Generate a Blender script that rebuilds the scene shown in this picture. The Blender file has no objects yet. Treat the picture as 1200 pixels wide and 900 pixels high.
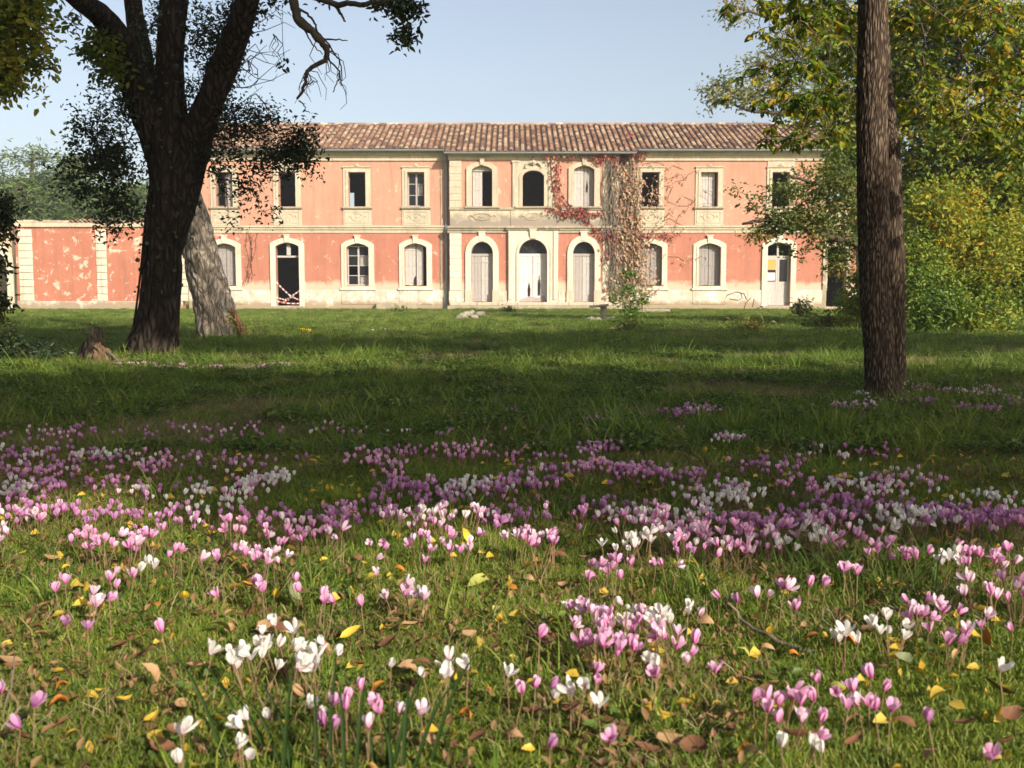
import bpy, math, random
import numpy as np
from mathutils import Vector, Matrix, noise
from mathutils.geometry import tessellate_polygon
R = math.radians
sc = bpy.context.scene
COL = sc.collection

# ------------------------------------------------------------------ camera, sky, sun, exposure
CAM_H = 0.80
HORIZON = 344.5                       # photograph row (of 900) that holds the horizon
F = 1200.0                            # focal length in photograph pixels
PITCH = math.atan((450 - HORIZON) / F)
cam_data = bpy.data.cameras.new('camera')
cam_data.sensor_width = 36; cam_data.lens = 36; cam_data.clip_start = 0.05; cam_data.clip_end = 2000
cam_data.dof.use_dof = True; cam_data.dof.focus_distance = 5.5; cam_data.dof.aperture_fstop = 8.0
cam = bpy.data.objects.new('camera', cam_data); COL.objects.link(cam); sc.camera = cam
cam.location = (0, 0, CAM_H); cam.rotation_euler = (math.pi / 2 - PITCH, 0, 0)

SUN_AZ, SUN_EL = 35.0, 27.0           # to the right of straight behind the camera; height
world = bpy.data.worlds.new('World'); sc.world = world; world.use_nodes = True
wn, wl = world.node_tree.nodes, world.node_tree.links
sky = wn.new('ShaderNodeTexSky'); sky.sky_type = 'NISHITA'; sky.sun_disc = False
sky.sun_elevation = R(SUN_EL); sky.sun_rotation = R(180 - SUN_AZ)
sky.air_density = 1.0; sky.dust_density = 2.8; sky.ozone_density = 1.0; sky.altitude = 20
hs = wn.new('ShaderNodeHueSaturation'); hs.inputs['Saturation'].default_value = .68; hs.inputs['Value'].default_value = 1.12   # pale, slightly milky autumn sky
wl.new(sky.outputs[0], hs.inputs['Color']); wl.new(hs.outputs[0], wn['Background'].inputs[0]); wn['Background'].inputs[1].default_value = 0.112
sun_data = bpy.data.lights.new('sun', 'SUN'); sun_data.energy = 5.0; sun_data.angle = R(0.53)
sun_data.color = (1.0, 0.90, 0.75)
sun = bpy.data.objects.new('sun', sun_data); COL.objects.link(sun)
SUNV = Vector((math.sin(R(SUN_AZ)) * math.cos(R(SUN_EL)), -math.cos(R(SUN_AZ)) * math.cos(R(SUN_EL)), math.sin(R(SUN_EL))))
sun.rotation_euler = SUNV.to_track_quat('Z', 'Y').to_euler(); sun.location = (20, -20, 20)
sc.view_settings.view_transform = 'Standard'; sc.view_settings.look = 'None'
sc.view_settings.exposure = 0.52; sc.view_settings.gamma = 1.0
sc.render.resolution_x = 1024; sc.render.resolution_y = 768
sc.cycles.max_bounces = 6; sc.cycles.transparent_max_bounces = 8

rng = random.Random(7)
nr = np.random.RandomState(11)

def P(px, py, y):
    """world point seen at photograph pixel (px, py) at distance y"""
    cx, cy = (px - 600) / F, (450 - py) / F
    d = Vector((cx, math.cos(PITCH) + cy * math.sin(PITCH), -math.sin(PITCH) + cy * math.cos(PITCH)))
    d *= y / d.y
    return Vector((d.x, d.y, d.z + CAM_H))

def G(px, py, z=0.0):
    """point at height z seen at photograph pixel (px, py)"""
    cx, cy = (px - 600) / F, (450 - py) / F
    d = Vector((cx, math.cos(PITCH) + cy * math.sin(PITCH), -math.sin(PITCH) + cy * math.cos(PITCH)))
    d *= (z - CAM_H) / d.z
    return Vector((d.x, d.y, z))

# ------------------------------------------------------------------ object helpers
def tag(o, label=None, cat=None, group=None, kind=None):
    if label: o['label'] = label
    if cat: o['category'] = cat
    if group: o['group'] = group
    if kind: o['kind'] = kind
    return o

def empty(name, loc=(0, 0, 0), label=None, cat=None, group=None, parent=None, kind=None):
    o = bpy.data.objects.new(name, None); COL.objects.link(o); o.location = loc; o.empty_display_size = .1
    if parent: o.parent = parent
    return tag(o, label, cat, group, kind)

def link_mesh(name, me, parent=None, loc=None, rot=None):
    o = bpy.data.objects.new(name, me); COL.objects.link(o)
    if loc is not None: o.location = loc
    if rot is not None: o.rotation_euler = rot
    if parent: o.parent = parent
    return o

def np_mesh(name, verts, faces, mats, smooth=False, rnd=None, mat_idx=None):
    """verts (N,3); faces (M,k) array of equal size k or list of lists"""
    me = bpy.data.meshes.new(name)
    verts = np.asarray(verts, dtype=np.float32)
    if isinstance(faces, np.ndarray):
        M, k = faces.shape
        me.vertices.add(len(verts)); me.vertices.foreach_set('co', verts.ravel())
        me.loops.add(M * k); me.loops.foreach_set('vertex_index', faces.astype(np.int32).ravel())
        me.polygons.add(M); me.polygons.foreach_set('loop_start', np.arange(0, M * k, k, dtype=np.int32))
        me.update(calc_edges=True)
    else:
        me.from_pydata([tuple(map(float, v)) for v in verts], [], faces); me.update()
    for m in (mats if isinstance(mats, (list, tuple)) else [mats]): me.materials.append(m)
    if mat_idx is not None: me.polygons.foreach_set('material_index', np.asarray(mat_idx, dtype=np.int32))
    if smooth: me.polygons.foreach_set('use_smooth', np.ones(len(me.polygons), dtype=bool))
    if rnd is not None:
        a = me.attributes.new('rnd', 'FLOAT', 'POINT'); a.data.foreach_set('value', np.asarray(rnd, dtype=np.float32))
    me.validate()
    return me

class MB:
    def __init__(s): s.v = []; s.f = []; s.r = []
    def add(s, vs, fs, r=0.5):
        b = len(s.v); s.v += [tuple(v) for v in vs]; s.f += [[b + i for i in f] for f in fs]
        s.r += [r] * len(vs)
    def box(s, x0, x1, y0, y1, z0, z1, r=.5):
        s.add([(x0, y0, z0), (x1, y0, z0), (x1, y1, z0), (x0, y1, z0), (x0, y0, z1), (x1, y0, z1), (x1, y1, z1), (x0, y1, z1)],
              [(0, 3, 2, 1), (4, 5, 6, 7), (0, 1, 5, 4), (1, 2, 6, 5), (2, 3, 7, 6), (3, 0, 4, 7)], r)
    def cbox(s, x0, x1, y0, y1, z0, z1, c=.012, r=.5):
        """box with its front (low y) edges chamfered"""
        s.add([(x0 + c, y0, z0 + c), (x1 - c, y0, z0 + c), (x1 - c, y0, z1 - c), (x0 + c, y0, z1 - c),
               (x0, y0 + c, z0), (x1, y0 + c, z0), (x1, y0 + c, z1), (x0, y0 + c, z1),
               (x0, y1, z0), (x1, y1, z0), (x1, y1, z1), (x0, y1, z1)],
              [(0, 1, 2, 3), (4, 5, 1, 0), (5, 6, 2, 1), (6, 7, 3, 2), (7, 4, 0, 3),
               (8, 9, 5, 4), (9, 10, 6, 5), (10, 11, 7, 6), (11, 8, 4, 7)], r)
    def plate(s, outer, holes, y0, y1, r=.5):
        """polygon in x,z with holes, from y0 (front) to y1 (back)"""
        loops = [outer] + list(holes)
        tri = tessellate_polygon([[Vector((x, z, 0)) for x, z in lp] for lp in loops])
        pts = [p for lp in loops for p in lp]; n = len(pts); b = len(s.v)
        s.v += [(x, y0, z) for x, z in pts] + [(x, y1, z) for x, z in pts]; s.r += [r] * (2 * n)
        for t in tri:
            a, c, d = (Vector((pts[i][0], pts[i][1])) for i in t)
            t = tuple(t)
            if (c - a).cross(d - a) < 0: t = (t[0], t[2], t[1])
            s.f.append([b + i for i in t]); s.f.append([b + n + i for i in reversed(t)])
        o = b
        for k, lp in enumerate(loops):
            m = len(lp); area = sum(lp[i][0] * lp[(i + 1) % m][1] - lp[(i + 1) % m][0] * lp[i][1] for i in range(m))
            ccw = area > 0; flip = ccw if k == 0 else not ccw
            for i in range(m):
                j = (i + 1) % m; q = [o + j, o + i, o + n + i, o + n + j]
                s.f.append(q if flip else q[::-1])
            o += m
    def tube(s, pts, rad, seg=6, r=.5, cap=True):
        pts = [Vector(p) for p in pts]; n = len(pts); b = len(s.v)
        if not hasattr(rad, '__len__'): rad = [rad] * n
        t = (pts[1] - pts[0]).normalized(); u = t.orthogonal().normalized()
        for i, p in enumerate(pts):
            t = (pts[min(i + 1, n - 1)] - pts[max(i - 1, 0)]).normalized()
            u = (u - t * u.dot(t)).normalized(); w = t.cross(u)
            for k in range(seg):
                a = 2 * math.pi * k / seg
                s.v.append(tuple(p + (u * math.cos(a) + w * math.sin(a)) * rad[i])); s.r.append(r)
        for i in range(n - 1):
            for k in range(seg):
                k2 = (k + 1) % seg
                s.f.append([b + i * seg + k, b + i * seg + k2, b + (i + 1) * seg + k2, b + (i + 1) * seg + k])
        if cap:
            s.f.append([b + k for k in reversed(range(seg))]); s.f.append([b + (n - 1) * seg + k for k in range(seg)])
    def mesh(s, name, mat, smooth=False): 
        return np_mesh(name, np.array(s.v), s.f, mat, smooth, s.r)
    def build(s, name, mat, parent=None, smooth=False, loc=None): return link_mesh(name, s.mesh(name, mat, smooth), parent, loc)

def arch(cx, z0, w, zs, rise, n=12):
    """opening outline counter-clockwise: bottom-left, bottom-right, then over the arch"""
    p = [(cx - w / 2, z0), (cx + w / 2, z0)]
    for i in range(n + 1):
        t = math.pi * i / n; p.append((cx + w / 2 * math.cos(t), zs + rise * math.sin(t)))
    return p
def seg_arch(cx, z0, w, zs, rise, n=10):
    if rise < .01: return [(cx - w / 2, z0), (cx + w / 2, z0), (cx + w / 2, zs), (cx - w / 2, zs)]
    h = w / 2; rr = (h * h + rise * rise) / (2 * rise); a0 = math.asin(min(1, h / rr))
    return [(cx - h, z0), (cx + h, z0)] + [(cx + rr * math.sin(a0 - 2 * a0 * i / n), zs + rr * math.cos(a0 - 2 * a0 * i / n) - rr + rise) for i in range(n + 1)]

# ------------------------------------------------------------------ material helpers
def mat(name, rough=.85, spec=.3):
    m = bpy.data.materials.new(name); m.use_nodes = True
    b = m.node_tree.nodes['Principled BSDF']; b.inputs['Roughness'].default_value = rough
    b.inputs['Specular IOR Level'].default_value = spec
    return m, m.node_tree.nodes, m.node_tree.links, b
def N(nodes, t, **kw):
    n = nodes.new(t)
    for k, v in kw.items(): setattr(n, k, v)
    return n
def noise_n(ns, ls, scale, detail=5, rough=.6, vec=None, dist=0):
    n = N(ns, 'ShaderNodeTexNoise'); n.inputs['Scale'].default_value = scale; n.inputs['Detail'].default_value = detail
    n.inputs['Roughness'].default_value = rough; n.inputs['Distortion'].default_value = dist
    if vec is not None: ls.new(vec, n.inputs['Vector'])
    return n.outputs['Fac']
def ramp(ns, ls, fac, stops):
    r = N(ns, 'ShaderNodeValToRGB'); ls.new(fac, r.inputs[0]); e = r.color_ramp.elements
    while len(e) < len(stops): e.new(.5)
    for k, (p, c) in enumerate(stops): e[k].position = p; e[k].color = (*c, 1) if len(c) == 3 else c
    return r.outputs[0]
def g(v): return (v, v, v)
def mix(ns, ls, fac, a, b, mode='MIX'):
    m = N(ns, 'ShaderNodeMix', data_type='RGBA', blend_type=mode)
    for s, v in ((0, fac), (6, a), (7, b)):
        if isinstance(v, (int, float)): m.inputs[s].default_value = v
        elif isinstance(v, tuple): m.inputs[s].default_value = (*v, 1)
        else: ls.new(v, m.inputs[s])
    return m.outputs[2]
def mathn(ns, ls, op, a, b=0.0, clamp=False):
    m = N(ns, 'ShaderNodeMath', operation=op, use_clamp=clamp)
    for s, v in ((0, a), (1, b)):
        if isinstance(v, (int, float)): m.inputs[s].default_value = v
        else: ls.new(v, m.inputs[s])
    return m.outputs[0]
def bump(ns, ls, b, h, strength=.4, dist=.02):
    n = N(ns, 'ShaderNodeBump'); n.inputs['Strength'].default_value = strength; n.inputs['Distance'].default_value = dist
    ls.new(h, n.inputs['Height']); ls.new(n.outputs[0], b.inputs['Normal'])
def pos(ns): return N(ns, 'ShaderNodeNewGeometry').outputs['Position']
def sep_z(ns, ls, p, ax=2):
    s = N(ns, 'ShaderNodeSeparateXYZ'); ls.new(p, s.inputs[0]); return s.outputs[ax]
def mapv(ns, ls, p, scale):
    m = N(ns, 'ShaderNodeMapping'); ls.new(p, m.inputs[0]); m.inputs['Scale'].default_value = scale; return m.outputs[0]
def rnd_attr(ns):
    return N(ns, 'ShaderNodeAttribute', attribute_name='rnd').outputs['Fac']

def plaster(name, base, alt, pale, zdamp=None, patch=.62, dirt=(.10, .085, .06), streak=.35):
    m, ns, ls, b = mat(name, .93, .15)
    p = pos(ns)
    c = ramp(ns, ls, noise_n(ns, ls, .9, 8, .65, p), [(.3, base), (.7, alt)])
    c = mix(ns, ls, ramp(ns, ls, noise_n(ns, ls, 2.6, 9, .7, p, .6), [(patch, g(0)), (patch + .03, g(.9))]), c, pale)
    st = noise_n(ns, ls, 1.0, 6, .7, mapv(ns, ls, p, (3.5, 3.5, .35)))
    c = mix(ns, ls, mathn(ns, ls, 'MULTIPLY', ramp(ns, ls, st, [(.5, g(0)), (.75, g(1))]), streak), c, dirt)
    c = mix(ns, ls, .4, c, ramp(ns, ls, noise_n(ns, ls, 14, 6, .7, p), [(.3, g(.5)), (.65, g(1))]), 'MULTIPLY')
    c = mix(ns, ls, .3, c, ramp(ns, ls, noise_n(ns, ls, 1.0, 7, .75, mapv(ns, ls, p, (9, 9, .5))), [(.42, g(1)), (.7, g(.55))]), 'MULTIPLY')
    if zdamp:
        z0, z1, col = zdamp
        mr = N(ns, 'ShaderNodeMapRange'); ls.new(sep_z(ns, ls, p), mr.inputs[0])
        mr.inputs[1].default_value = z0; mr.inputs[2].default_value = z1; mr.inputs[3].default_value = 1; mr.inputs[4].default_value = 0
        f = mathn(ns, ls, 'MULTIPLY', mr.outputs[0], mathn(ns, ls, 'MULTIPLY', noise_n(ns, ls, 2.2, 7, .7, p), 1.8), True)
        c = mix(ns, ls, ramp(ns, ls, f, [(.35, g(0)), (.6, g(1))]), c, col)
    ls.new(c, b.inputs['Base Color'])
    bump(ns, ls, b, noise_n(ns, ls, 22, 6, .7, p), .5, .012)
    return m

M = {}
M['plaster_low'] = plaster('red plaster', (.46, .195, .135), (.40, .155, .105), (.58, .42, .32), (1.0, 1.9, (.52, .36, .27)), .61)
M['plaster_high'] = plaster('faded salmon plaster', (.53, .285, .20), (.47, .24, .165), (.62, .46, .34), None, .61)
M['garden_plaster'] = plaster('weathered red plaster', (.47, .19, .125), (.40, .15, .10), (.62, .49, .38), None, .57)
M['pale_plaster'] = plaster('pale plaster', (.60, .44, .30), (.55, .38, .25), (.66, .55, .4), (.6, 2.4, (.56, .47, .3)), .55)
M['stone'] = plaster('cream stone', (.56, .48, .36), (.45, .38, .28), (.62, .56, .45), None, .6, (.17, .14, .1), .5)
M['white_stone'] = plaster('limewashed stone', (.66, .60, .49), (.58, .51, .39), (.72, .68, .60), None, .6, (.2, .16, .11), .45)
M['plinth'] = plaster('limewashed plinth', (.62, .55, .45), (.50, .42, .33), (.70, .67, .60), (0, .8, (.30, .23, .16)), .52, (.16, .13, .1), .7)
M['stained_stone'] = plaster('grey stained stone', (.44, .37, .26), (.30, .25, .19), (.6, .5, .35), None, .6, (.12, .1, .08), .6)
def simple(name, col, alt=None, rough=.8, scale=8, stretch=None, bmp=.3, spec=.3, bd=.01):
    m, ns, ls, b = mat(name, rough, spec)
    p = N(ns, 'ShaderNodeTexCoord').outputs['Object']
    if stretch: p = mapv(ns, ls, p, stretch)
    nz = noise_n(ns, ls, scale, 6, .65, p)
    c = ramp(ns, ls, nz, [(.3, col), (.7, alt or tuple(x * .7 for x in col))])
    ls.new(c, b.inputs['Base Color']); bump(ns, ls, b, nz, bmp, bd)
    return m
M['shutter'] = simple('grey weathered wood', (.26, .23, .21), (.38, .35, .32), .8, 6, (9, 9, .6))
M['shutter_pale'] = simple('pale flaking painted wood', (.50, .47, .44), (.30, .27, .25), .75, 5, (8, 8, .8))
M['shutter_white'] = simple('white painted door', (.60, .575, .57), (.46, .42, .41), .6, 3, (6, 6, .6))
M['shutter_blue'] = simple('pale blue painted wood', (.42, .47, .52), (.34, .38, .42), .7, 4, (6, 6, .8))
M['dark_wood'] = simple('dark old wood', (.07, .05, .04), (.12, .09, .07), .8, 6, (8, 8, .6))
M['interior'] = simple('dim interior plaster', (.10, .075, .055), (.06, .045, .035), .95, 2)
M['zinc'] = simple('zinc gutter', (.26, .28, .31), (.18, .2, .22), .5, 5, None, .1, .5)
M['gap'] = simple('worn dark mortar', (.10, .085, .065), (.15, .12, .09), .95, 10)
def glass():
    m, ns, ls, b = mat('dusty glass', .2, .25); b.inputs['Base Color'].default_value = (.012, .013, .015, 1); return m
M['glass'] = glass()
def tile_mat():
    m, ns, ls, b = mat('terracotta tile', .85, .25)
    r = rnd_attr(ns); p = pos(ns)
    c = ramp(ns, ls, r, [(0, (.17, .10, .07)), (.2, (.32, .17, .11)), (.45, (.42, .28, .18)), (.72, (.54, .44, .31)), (.85, (.26, .14, .10)), (1, (.09, .07, .06))])
    c = mix(ns, ls, ramp(ns, ls, noise_n(ns, ls, 1.3, 7, .7, p), [(.50, g(0)), (.72, g(.5))]), c, (.16, .11, .075))
    c = mix(ns, ls, .5, c, ramp(ns, ls, noise_n(ns, ls, 18, 4, .7, p), [(.3, g(.5)), (.7, g(1))]), 'MULTIPLY')
    ls.new(c, b.inputs['Base Color']); return m
M['tile'] = tile_mat()

# ------------------------------------------------------------------ the manor house
HY = 54.5                                   # front plane of the wings
def HX(px, py=362, y=HY): return P(px, py, y).x
def HZ(py, y=HY): return P(620, py, y).z
house = empty('manor_house', (0, HY, 0), 'long two storey salmon plastered manor with cream stone trim and tiled roof', 'house')
BY = HY - .55                               # front plane of the centre block
xL, xR = HX(222), HX(1040)
bL, bR = HX(527.5, 362, BY), HX(723, 362, BY)
z_pl, z_b0, z_b1, z_e = HZ(340), HZ(273), HZ(264.5), HZ(179)
ZB0, ZB1, ZE = HZ(273, BY), HZ(264.5, BY), HZ(180, BY)
T = .45
def hl(px, py=362, y=HY): return P(px, py, y).x

win_lo = [265, 420, 487.5, 762, 830.5]
door_lo = [338, 911.5]
wide_hi = [263, 336.5, 418.5, 487.5, 762, 831, 914.5, 981]
holes_lo, holes_hi = [], []
for px in win_lo:
    holes_lo.append(seg_arch(hl(px), HZ(335), 1.17, HZ(290), .2))
for px in door_lo:
    holes_lo.append(seg_arch(hl(px), .18, 1.24, HZ(289), .2))
holes_lo.append(seg_arch(hl(980, 320), .12, 1.05, HZ(292), .15))
for px in wide_hi:
    holes_hi.append(seg_arch(P(px, 222, HY).x, HZ(242.3), .90, HZ(201.8), 0))
def rect(x0, x1, z0, z1): return [(x0, z0), (x1, z0), (x1, z1), (x0, z1)]
for side, (a, b) in enumerate(((xL, bL + .02), (bR - .02, xR))):
    m = MB(); m.plate(rect(a, b, 0, z_b0 + .03), [h for h in holes_lo if a < h[0][0] < b], HY, HY + T); m.build('wall', M['plaster_low'], house, loc=None).location = (0, -HY, 0)
    m = MB(); m.plate(rect(a, b, z_b0 + .03, z_e + .02), [h for h in holes_hi if a < h[0][0] < b], HY, HY + T); m.build('wall', M['plaster_high'], house).location = (0, -HY, 0)
def hp(m, name, material, parent=None, smooth=False):
    """a part in world coordinates under the house (whose origin is at HY)"""
    o = m.build(name, material, parent or house, smooth)
    if parent is None or parent == house: o.location = (0, -HY, 0)
    return o
# centre block
cb_lo, cb_hi = [], []
DX = [P(x, 320, BY).x for x in (565, 624.5, 684)]
UX = [P(x, 222, BY).x for x in (565, 625, 684.5)]
zthr = HZ(354, BY)
cb_lo.append(arch(DX[0], zthr, 1.14, HZ(297.3, BY), .62)); cb_lo.append(arch(DX[2], zthr, 1.14, HZ(297.3, BY), .62))
cb_lo.append(arch(DX[1], zthr, 1.48, HZ(297.3, BY), .74))
cb_hi.append(seg_arch(UX[0], HZ(242, BY), 1.05, HZ(199, BY), .2)); cb_hi.append(seg_arch(UX[2], HZ(242, BY), 1.05, HZ(199, BY), .2))
cb_hi.append(arch(UX[1], HZ(242, BY), 1.12, HZ(208, BY), .36))
m = MB(); m.plate(rect(bL, bR, 0, ZB0 + .02), cb_lo, BY, BY + T); hp(m, 'wall', M['plaster_low'])
m = MB(); m.plate(rect(bL, bR, ZB0 + .02, ZE), cb_hi, BY, BY + T); hp(m, 'wall', M['plaster_high'])
for a_ in (bL, bR - .3):
    m = MB(); m.box(a_, a_ + .3, BY + T, HY + .2, 0, ZE); hp(m, 'side_wall', M['stained_stone'])
# back and ends, floors
DEP = 10.5
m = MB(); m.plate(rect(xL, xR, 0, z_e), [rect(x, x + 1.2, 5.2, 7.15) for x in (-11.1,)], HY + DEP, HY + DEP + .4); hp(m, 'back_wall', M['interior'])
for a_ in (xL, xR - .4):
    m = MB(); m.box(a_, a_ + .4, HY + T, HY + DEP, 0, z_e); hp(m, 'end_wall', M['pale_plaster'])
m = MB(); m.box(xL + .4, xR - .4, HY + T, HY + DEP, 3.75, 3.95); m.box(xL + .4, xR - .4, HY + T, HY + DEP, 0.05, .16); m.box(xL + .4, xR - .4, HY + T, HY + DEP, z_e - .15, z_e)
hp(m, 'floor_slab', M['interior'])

# plinth
def plinth(a, b, y, z1, doors, name='plinth'):
    cuts = sorted(doors); x = a
    for c0, c1 in cuts + [(b, b)]:
        if c0 > x + .02:
            m = MB(); m.cbox(x, c0, y - .07, y + .02, 0, z1, .02); hp(m, name, M['plinth'])
        x = c1
plinth(xL, bL - .003, HY, z_pl, [(hl(338) - .9, hl(338) + .9)])
plinth(bR + .003, xR, HY, z_pl, [(hl(911.5) - .9, hl(911.5) + .9), (hl(980, 320) - .52, hl(980, 320) + .52)])
plinth(bL - .06, bR + .06, BY, HZ(341, BY), [(DX[0] - .88, DX[0] + .88), (DX[1] - 1.33, DX[1] + 1.33), (DX[2] - .88, DX[2] + .88)])

# string course, cornice, gutter
def course(a, b, y, za, zb, material, name='string_course', parts=((0, .45, .05), (.45, .75, .11), (.75, 1, .17))):
    m = MB()
    for f0, f1, d in parts: m.box(a, b, y - d, y + .03, za + (zb - za) * f0 + (0.002 if f0 else 0), za + (zb - za) * f1)
    hp(m, name, material)
course(xL, bL - .19, HY, z_b0, z_b1, M['stone']); course(bR + .19, xR, HY, z_b0, z_b1, M['stone'])
course(xL, bL - .06, HY, HZ(188.5), z_e - .01, M['stone'], 'cornice', ((0, .12, .09), (.12, .72, .04), (.72, .86, .12), (.86, 1, .2)))
course(bR + .06, xR, HY, HZ(188.5), z_e - .01, M['stone'], 'cornice', ((0, .12, .09), (.12, .72, .04), (.72, .86, .12), (.86, 1, .2)))
course(bL - .06, bR + .06, BY, HZ(187.5, BY), ZE - .01, M['stone'], 'cornice', ((0, .5, .06), (.5, .75, .16), (.75, 1, .3)))
# block: cream band between the storeys, stained, and moulded ledges
M['stone_damp'] = plaster('damp stained stone', (.60, .50, .36), (.50, .41, .30), (.66, .60, .46), (ZB1 - .2, ZB1 + 1.2, (.25, .21, .17)), .6, (.14, .12, .09), .6)
m = MB(); m.cbox(bL + .01, UX[1] - 1.2, BY - .04, BY + .02, ZB1 - .02, HZ(243.5, BY)); hp(m, 'parapet_panel', M['stone_damp'])
m = MB(); m.cbox(UX[1] + 1.2, bR - .01, BY - .04, BY + .02, ZB1 - .02, HZ(243.5, BY)); hp(m, 'parapet_panel', M['stone_damp'])
m = MB(); m.cbox(UX[1] - 1.19, UX[1] + 1.19, BY - .07, BY + .02, ZB1 - .02, HZ(243.5, BY)); hp(m, 'parapet_panel', M['stone_damp'])
course(bL - .12, bR + .12, BY, ZB0, ZB1 - .02, M['stained_stone'], 'string_course', ((0, .4, .08), (.4, .7, .14), (.7, 1, .22)))
course(UX[1] - 1.42, UX[1] + 1.42, BY - .22, HZ(269.5, BY), HZ(266, BY), M['stained_stone'], 'door_hood', ((0, .5, .04), (.5, 1, .12)))
course(bL - .02, bR + .02, BY, HZ(246, BY), HZ(243, BY), M['stained_stone'], 'ledge', ((0, 1, .12),))

# quoins: stone blocks
def quoin(x0, x1, y, za, zb, n, material, parent=None, jit=.006, key='stone'):
    h = (zb - za) / n
    for k in range(n):
        m = MB(); d = rng.uniform(-jit, jit) + .05
        m.cbox(x0 + rng.uniform(0, .012), x1 - rng.uniform(0, .012), y - d, y + .02, za + k * h + .004, za + (k + 1) * h - .004, .01)
        hp(m, key, material)
quoin(bL - .015, P(541, 300, BY).x, BY, HZ(340.5, BY), ZB0, 9, M['white_stone'])
quoin(P(706, 300, BY).x, bR + .015, BY, HZ(340.5, BY), ZB0, 9, M['white_stone'])
quoin(bL - .015, P(541, 222, BY).x, BY, HZ(243, BY), HZ(187.8, BY), 7, M['stone'])
quoin(P(706, 222, BY).x, bR + .015, BY, HZ(243, BY), HZ(187.8, BY), 7, M['stone'])
quoin(HX(964, 320), HX(969.5, 320), HY, z_pl, z_b0, 9, M['white_stone'])
quoin(xL - .01, xL + .6, HY, z_pl, z_b0, 9, M['white_stone'])
quoin(HX(516, 320), bL - .42, HY, z_pl, z_b0, 9, M['stained_stone'])
quoin(HX(516, 222), bL - .42, HY, z_b1, HZ(188.7), 8, M['stained_stone'])
quoin(bR + .2, bR + .85, HY, z_pl, z_b0, 9, M['white_stone'])
quoin(bR + .2, bR + .85, HY, z_b1, HZ(188.7), 8, M['stone'])
# centre door bay panel and upper bay pilasters
cx = DX[1]
m = MB(); m.plate([(cx - 1.31, 0), (cx - .9, 0), (cx - .9, HZ(297.3, BY))] + [(cx - .9 * math.cos(math.pi * i / 14), HZ(297.3, BY) + .88 * math.sin(math.pi * i / 14)) for i in range(1, 14)] +
      [(cx + .9, HZ(297.3, BY)), (cx + .9, 0), (cx + 1.31, 0), (cx + 1.31, HZ(269.6, BY)), (cx - 1.31, HZ(269.6, BY))], [], BY - .16, BY + .01)
hp(m, 'door_bay', M['white_stone'])
for s in (-1, 1):
    m = MB(); m.cbox(cx + s * 1.17 - .11, cx + s * 1.17 + .11, BY - .22, BY - .158, .5, HZ(271, BY)); hp(m, 'pilaster', M['white_stone'])
    m = MB(); m.cbox(UX[1] + s * .93 - .16, UX[1] + s * .93 + .16, BY - .1, BY + .02, HZ(242.9, BY), HZ(187.8, BY)); hp(m, 'pilaster', M['stone'])
    m = MB(); m.cbox(UX[1] + s * .93 - .2, UX[1] + s * .93 + .2, BY - .13, BY + .02, HZ(191, BY), HZ(188.2, BY)); hp(m, 'capital', M['stone'])
m = MB(); m.plate(rect(UX[1] - .77, UX[1] + .77, HZ(242.9, BY), HZ(187.8, BY)), [arch(UX[1], HZ(242.8, BY), 1.16, HZ(208, BY), .38)], BY - .045, BY + .01); hp(m, 'window_bay', M['stone'])

# ---- windows and doors
def ring(inner_f, w_in, w_out, top_add, y0, y1, z_bot_in, z_bot_out):
    m = MB(); m.plate(inner_f(w_out, z_bot_out, top_add), [inner_f(w_in, z_bot_in, 0)], y0, y1); return m
def ornament(m, cx, z, w, h, y, n=10):
    """carved cartouche: an oval ring with side scrolls"""
    for k in range(n):
        a0, a1 = 2 * math.pi * k / n, 2 * math.pi * (k + 1) / n
        m.tube([(cx + w * .3 * math.cos(a0), y, z + h * .32 * math.sin(a0)), (cx + w * .3 * math.cos(a1), y, z + h * .32 * math.sin(a1))], .022, 5)
    for s in (-1, 1):
        m.tube([(cx + s * w * .32, y, z), (cx + s * w * .42, y, z + h * .16), (cx + s * w * .47, y, z), (cx + s * w * .42, y, z - h * .12)], [.025, .03, .022, .01], 5)
    m.add([(cx - w * .1, y - .01, z - h * .1), (cx + w * .1, y - .01, z - h * .1), (cx + w * .07, y - .03, z + h * .12), (cx - w * .07, y - .03, z + h * .12)], [(0, 1, 2, 3)])
def keystone(cx, z0, z1, w, y, material, parent):
    m = MB(); m.plate([(cx - w * .38, z0), (cx + w * .38, z0), (cx + w * .5, z1), (cx - w * .5, z1)], [], y - .13, y)
    m.box(cx - w * .62, cx + w * .62, y - .16, y, z1, z1 + .05)
    return m.build('keystone', material, parent)
def shutter_leaf(x0, x1, z0, z1, y, material, parent, boards=4, hole=None, curve=None, name='shutter', slats=False):
    m = MB(); w = (x1 - x0) / boards; seed = rng.random()
    for k in range(boards):
        a = x0 + k * w; zt = z1 if not curve else min(z1, curve(a + w / 2))
        m.cbox(a + .004, a + w - .004, y + rng.uniform(-.004, .004), y + .03, z0 + rng.uniform(0, .03), zt, .006)
    m.box(x0 + .01, x1 - .01, y - .018, y + .002, z0 + .18, z0 + .28)
    zz = (z0 + z1) / 2; m.box(x0 + .01, x1 - .01, y - .018, y + .002, zz - .05, zz + .05)
    m.box(x0 + .01, x1 - .01, y - .018, y + .002, z1 - .36, z1 - .27)
    o = m.build(name, material, parent)
    if hole:
        hx0, hx1, hz0, hz1 = hole; m = MB()
        m.plate([(hx0, hz0), (hx1, hz0), (hx1 + .02, (hz0 + hz1) / 2), (hx0 + (hx1 - hx0) * .6, hz1), (hx0 - .01, (hz0 + hz1) / 2)], [], y - .024, y - .019)
        m.build('black_patch', M['gap_dark'], parent)  # black sheet on the boards stands for a dark hole
    return o
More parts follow.
